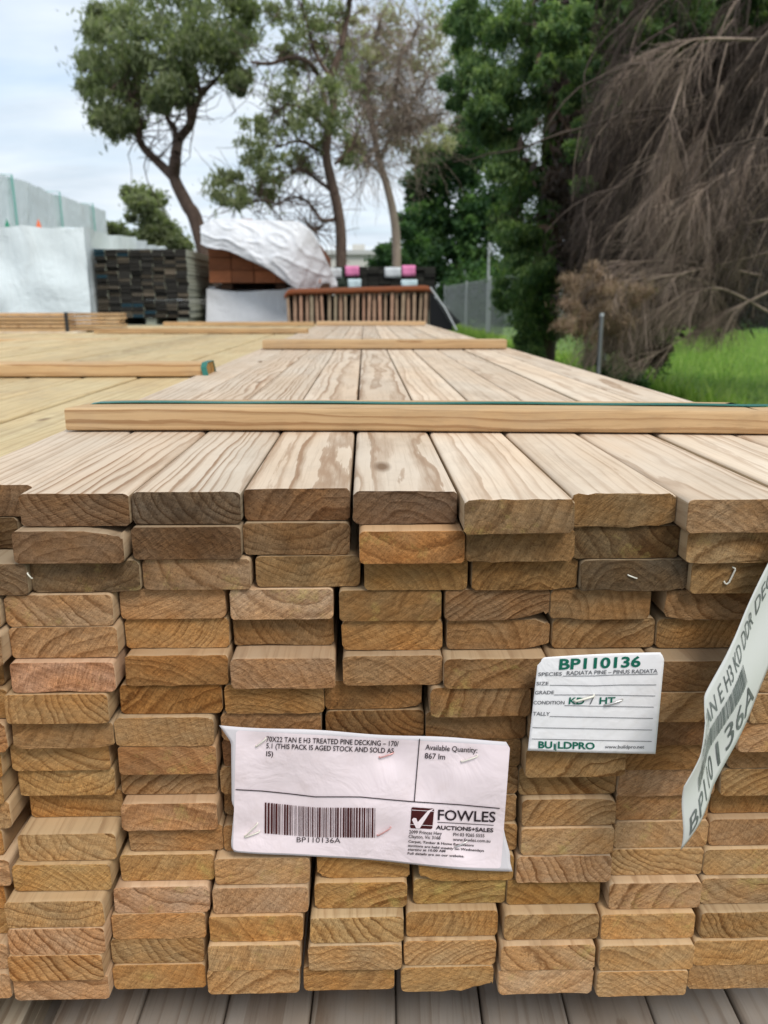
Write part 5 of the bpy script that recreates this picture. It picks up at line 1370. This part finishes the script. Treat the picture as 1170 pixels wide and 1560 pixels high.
V, Q = tube_np(fan + tp3, [np.linspace(.014, .004, len(f_)) for f_ in fan] + tr3, 4); add(t, 'bare_branches', V, Q, M['twig'])
tp4, tr4 = twigs_from(tp3, 6500, .28, .0020, 35, down=.22, out=(-.1, 0, 0), steps=5, wob=.10, follow=.65); tp4, tr4 = hang(tp4, tr4); V, Q = tube_np(tp4, tr4, 3); add(t, 'fine_twigs', V, Q, M['twig'])
cl_ = [(900, 110, 45), (960, 60, 60), (1040, 40, 70), (1120, 60, 80), (1170, 150, 70), (960, 180, 60), (1040, 160, 70), (900, 200, 40), (920, 290, 45), (990, 280, 55), (1070, 270, 65), (1150, 280, 70), (880, 340, 28), (930, 380, 40), (1000, 380, 55), (1080, 390, 60), (1160, 400, 60), (900, 430, 34), (960, 460, 45), (1030, 470, 45), (1100, 460, 40), (1165, 465, 42), (940, 510, 28), (980, 520, 26), (1110, 10, 60), (1020, -20, 60), (1000, 540, 18), (960, 550, 14), (860, 280, 26), (1190, 30, 60)]
C_, R2 = clump_px(cl_, Y + .9, .5, 9); C_, R2 = fib(C_, R2, 4, 16, .5)
V, Q, T = leaves(C_, R2, 1000, .045, 17, sub=22, subr=.30, aspect=.16, droop=.8, shell=.3); k_ = (V[Q[:, 0], 2] / V[Q[:, 0], 1]) > np.where(V[Q[:, 0], 0] / V[Q[:, 0], 1] < .375, -.09, -.055); Q, T = Q[k_], T[k_]; add(t, 'dead_needles', V, Q, M['needle_dead'], T)
cl_ = [(x_ + (y_ % 80) * .4, y_, 62) for y_ in range(-60, 440, 62) for x_ in range(930 - max(0, 60 - y_) // 3, 1300, 70)] + [(900, 330, 40), (900, 250, 36), (890, 390, 34), (915, 440, 40)]
C_, R2 = clump_px(cl_, Y + 2.6, .5, 12); V, Q, T = leaves(C_, R2, 1500, .10, 23, sub=26, subr=.42, aspect=.35, droop=.4, shell=.1); k_ = (V[Q[:, 0], 2] / V[Q[:, 0], 1]) > -.042; Q, T = Q[k_], T[k_]; add(t, 'inner_foliage', V, Q, M['needle_dead'], T)
cl_ = [(872, 430, 12), (866, 460, 12), (884, 480, 16), (864, 495, 12), (900, 450, 18), (915, 480, 18), (890, 508, 14), (935, 450, 20), (950, 475, 20), (975, 440, 18), (905, 415, 12), (940, 505, 14)]
C_, R2 = clump_px(cl_, 7.1, .2, 10); C_, R2 = fib(C_, R2, 4, 17, .5); V, Q, T = leaves(C_, R2, 130, .040, 18, sub=12, subr=.75, aspect=.06, droop=.9); add(t, 'dry_foliage', V, Q, M['needle_tan'], T)
C_, R2 = clump_px([(870, 30, 30), (905, 10, 34), (940, -10, 34), (860, 80, 24), (885, 95, 18), (970, -20, 30), (845, 50, 20), (835, 110, 18), (1010, -10, 30), (960, 30, 22), (920, 70, 24), (1060, -20, 30), (980, 60, 24), (900, 110, 22), (940, 110, 16), (1010, 25, 26), (1060, 20, 22), (1110, -15, 28), (1160, -20, 26), (960, 100, 20), (1000, 80, 18), (930, 160, 16), (900, 190, 16), (1050, 60, 20), (1120, 30, 22), (880, 230, 16), (1165, 20, 18), (885, 280, 13), (895, 140, 14), (870, 150, 14)], 8.8, .2, 13); C_, R2 = fib(C_, R2, 5, 18, .5); V, Q, T = leaves(C_, R2, 420, .032, 24, sub=16, subr=.3, aspect=.3, droop=.5); add(t, 'green_sprays', V, Q, M['leaf_green'], T)
# dark green underskirt and a hedge row closing the lawn
t = tree('shrub', 'dark shrub under the half dead conifer at the fence', (at(960, 560, 10.5).x, 10.5, GZ), 'shrubs', 'shrub')
C_, R2 = clump_px([(930, 560, 22), (960, 575, 22), (990, 550, 26), (940, 590, 16), (975, 590, 14), (1010, 515, 18), (900, 545, 14)], 10.5, .3, 11); V, Q, T = leaves(C_, R2, 500, .05, 19, aspect=.2, sub=18); add(t, 'crown', V, Q, M['leaf_dark'], T)
t = tree('hedge', 'dark hedge closing the lawn behind the half dead conifer', (12, 46, GZ), 'shrubs', 'hedge')
C_, R2 = [], []
g2 = random.Random(8)
for i in range(60):
    x_ = 5.6 + i * .42; C_.append((x_, 46 + g2.uniform(-.6, .6), GZ + g2.uniform(.6, 1.0))); R2.append(g2.uniform(.7, 1.1)); C_.append((x_, 46.5 + g2.uniform(-.6, .6), GZ + g2.uniform(2, 3.2))); R2.append(g2.uniform(.9, 1.4))
V, Q, T = leaves(C_, R2, 420, .13, 20); add(t, 'crown', V, Q, M['leaf_dark'], T)
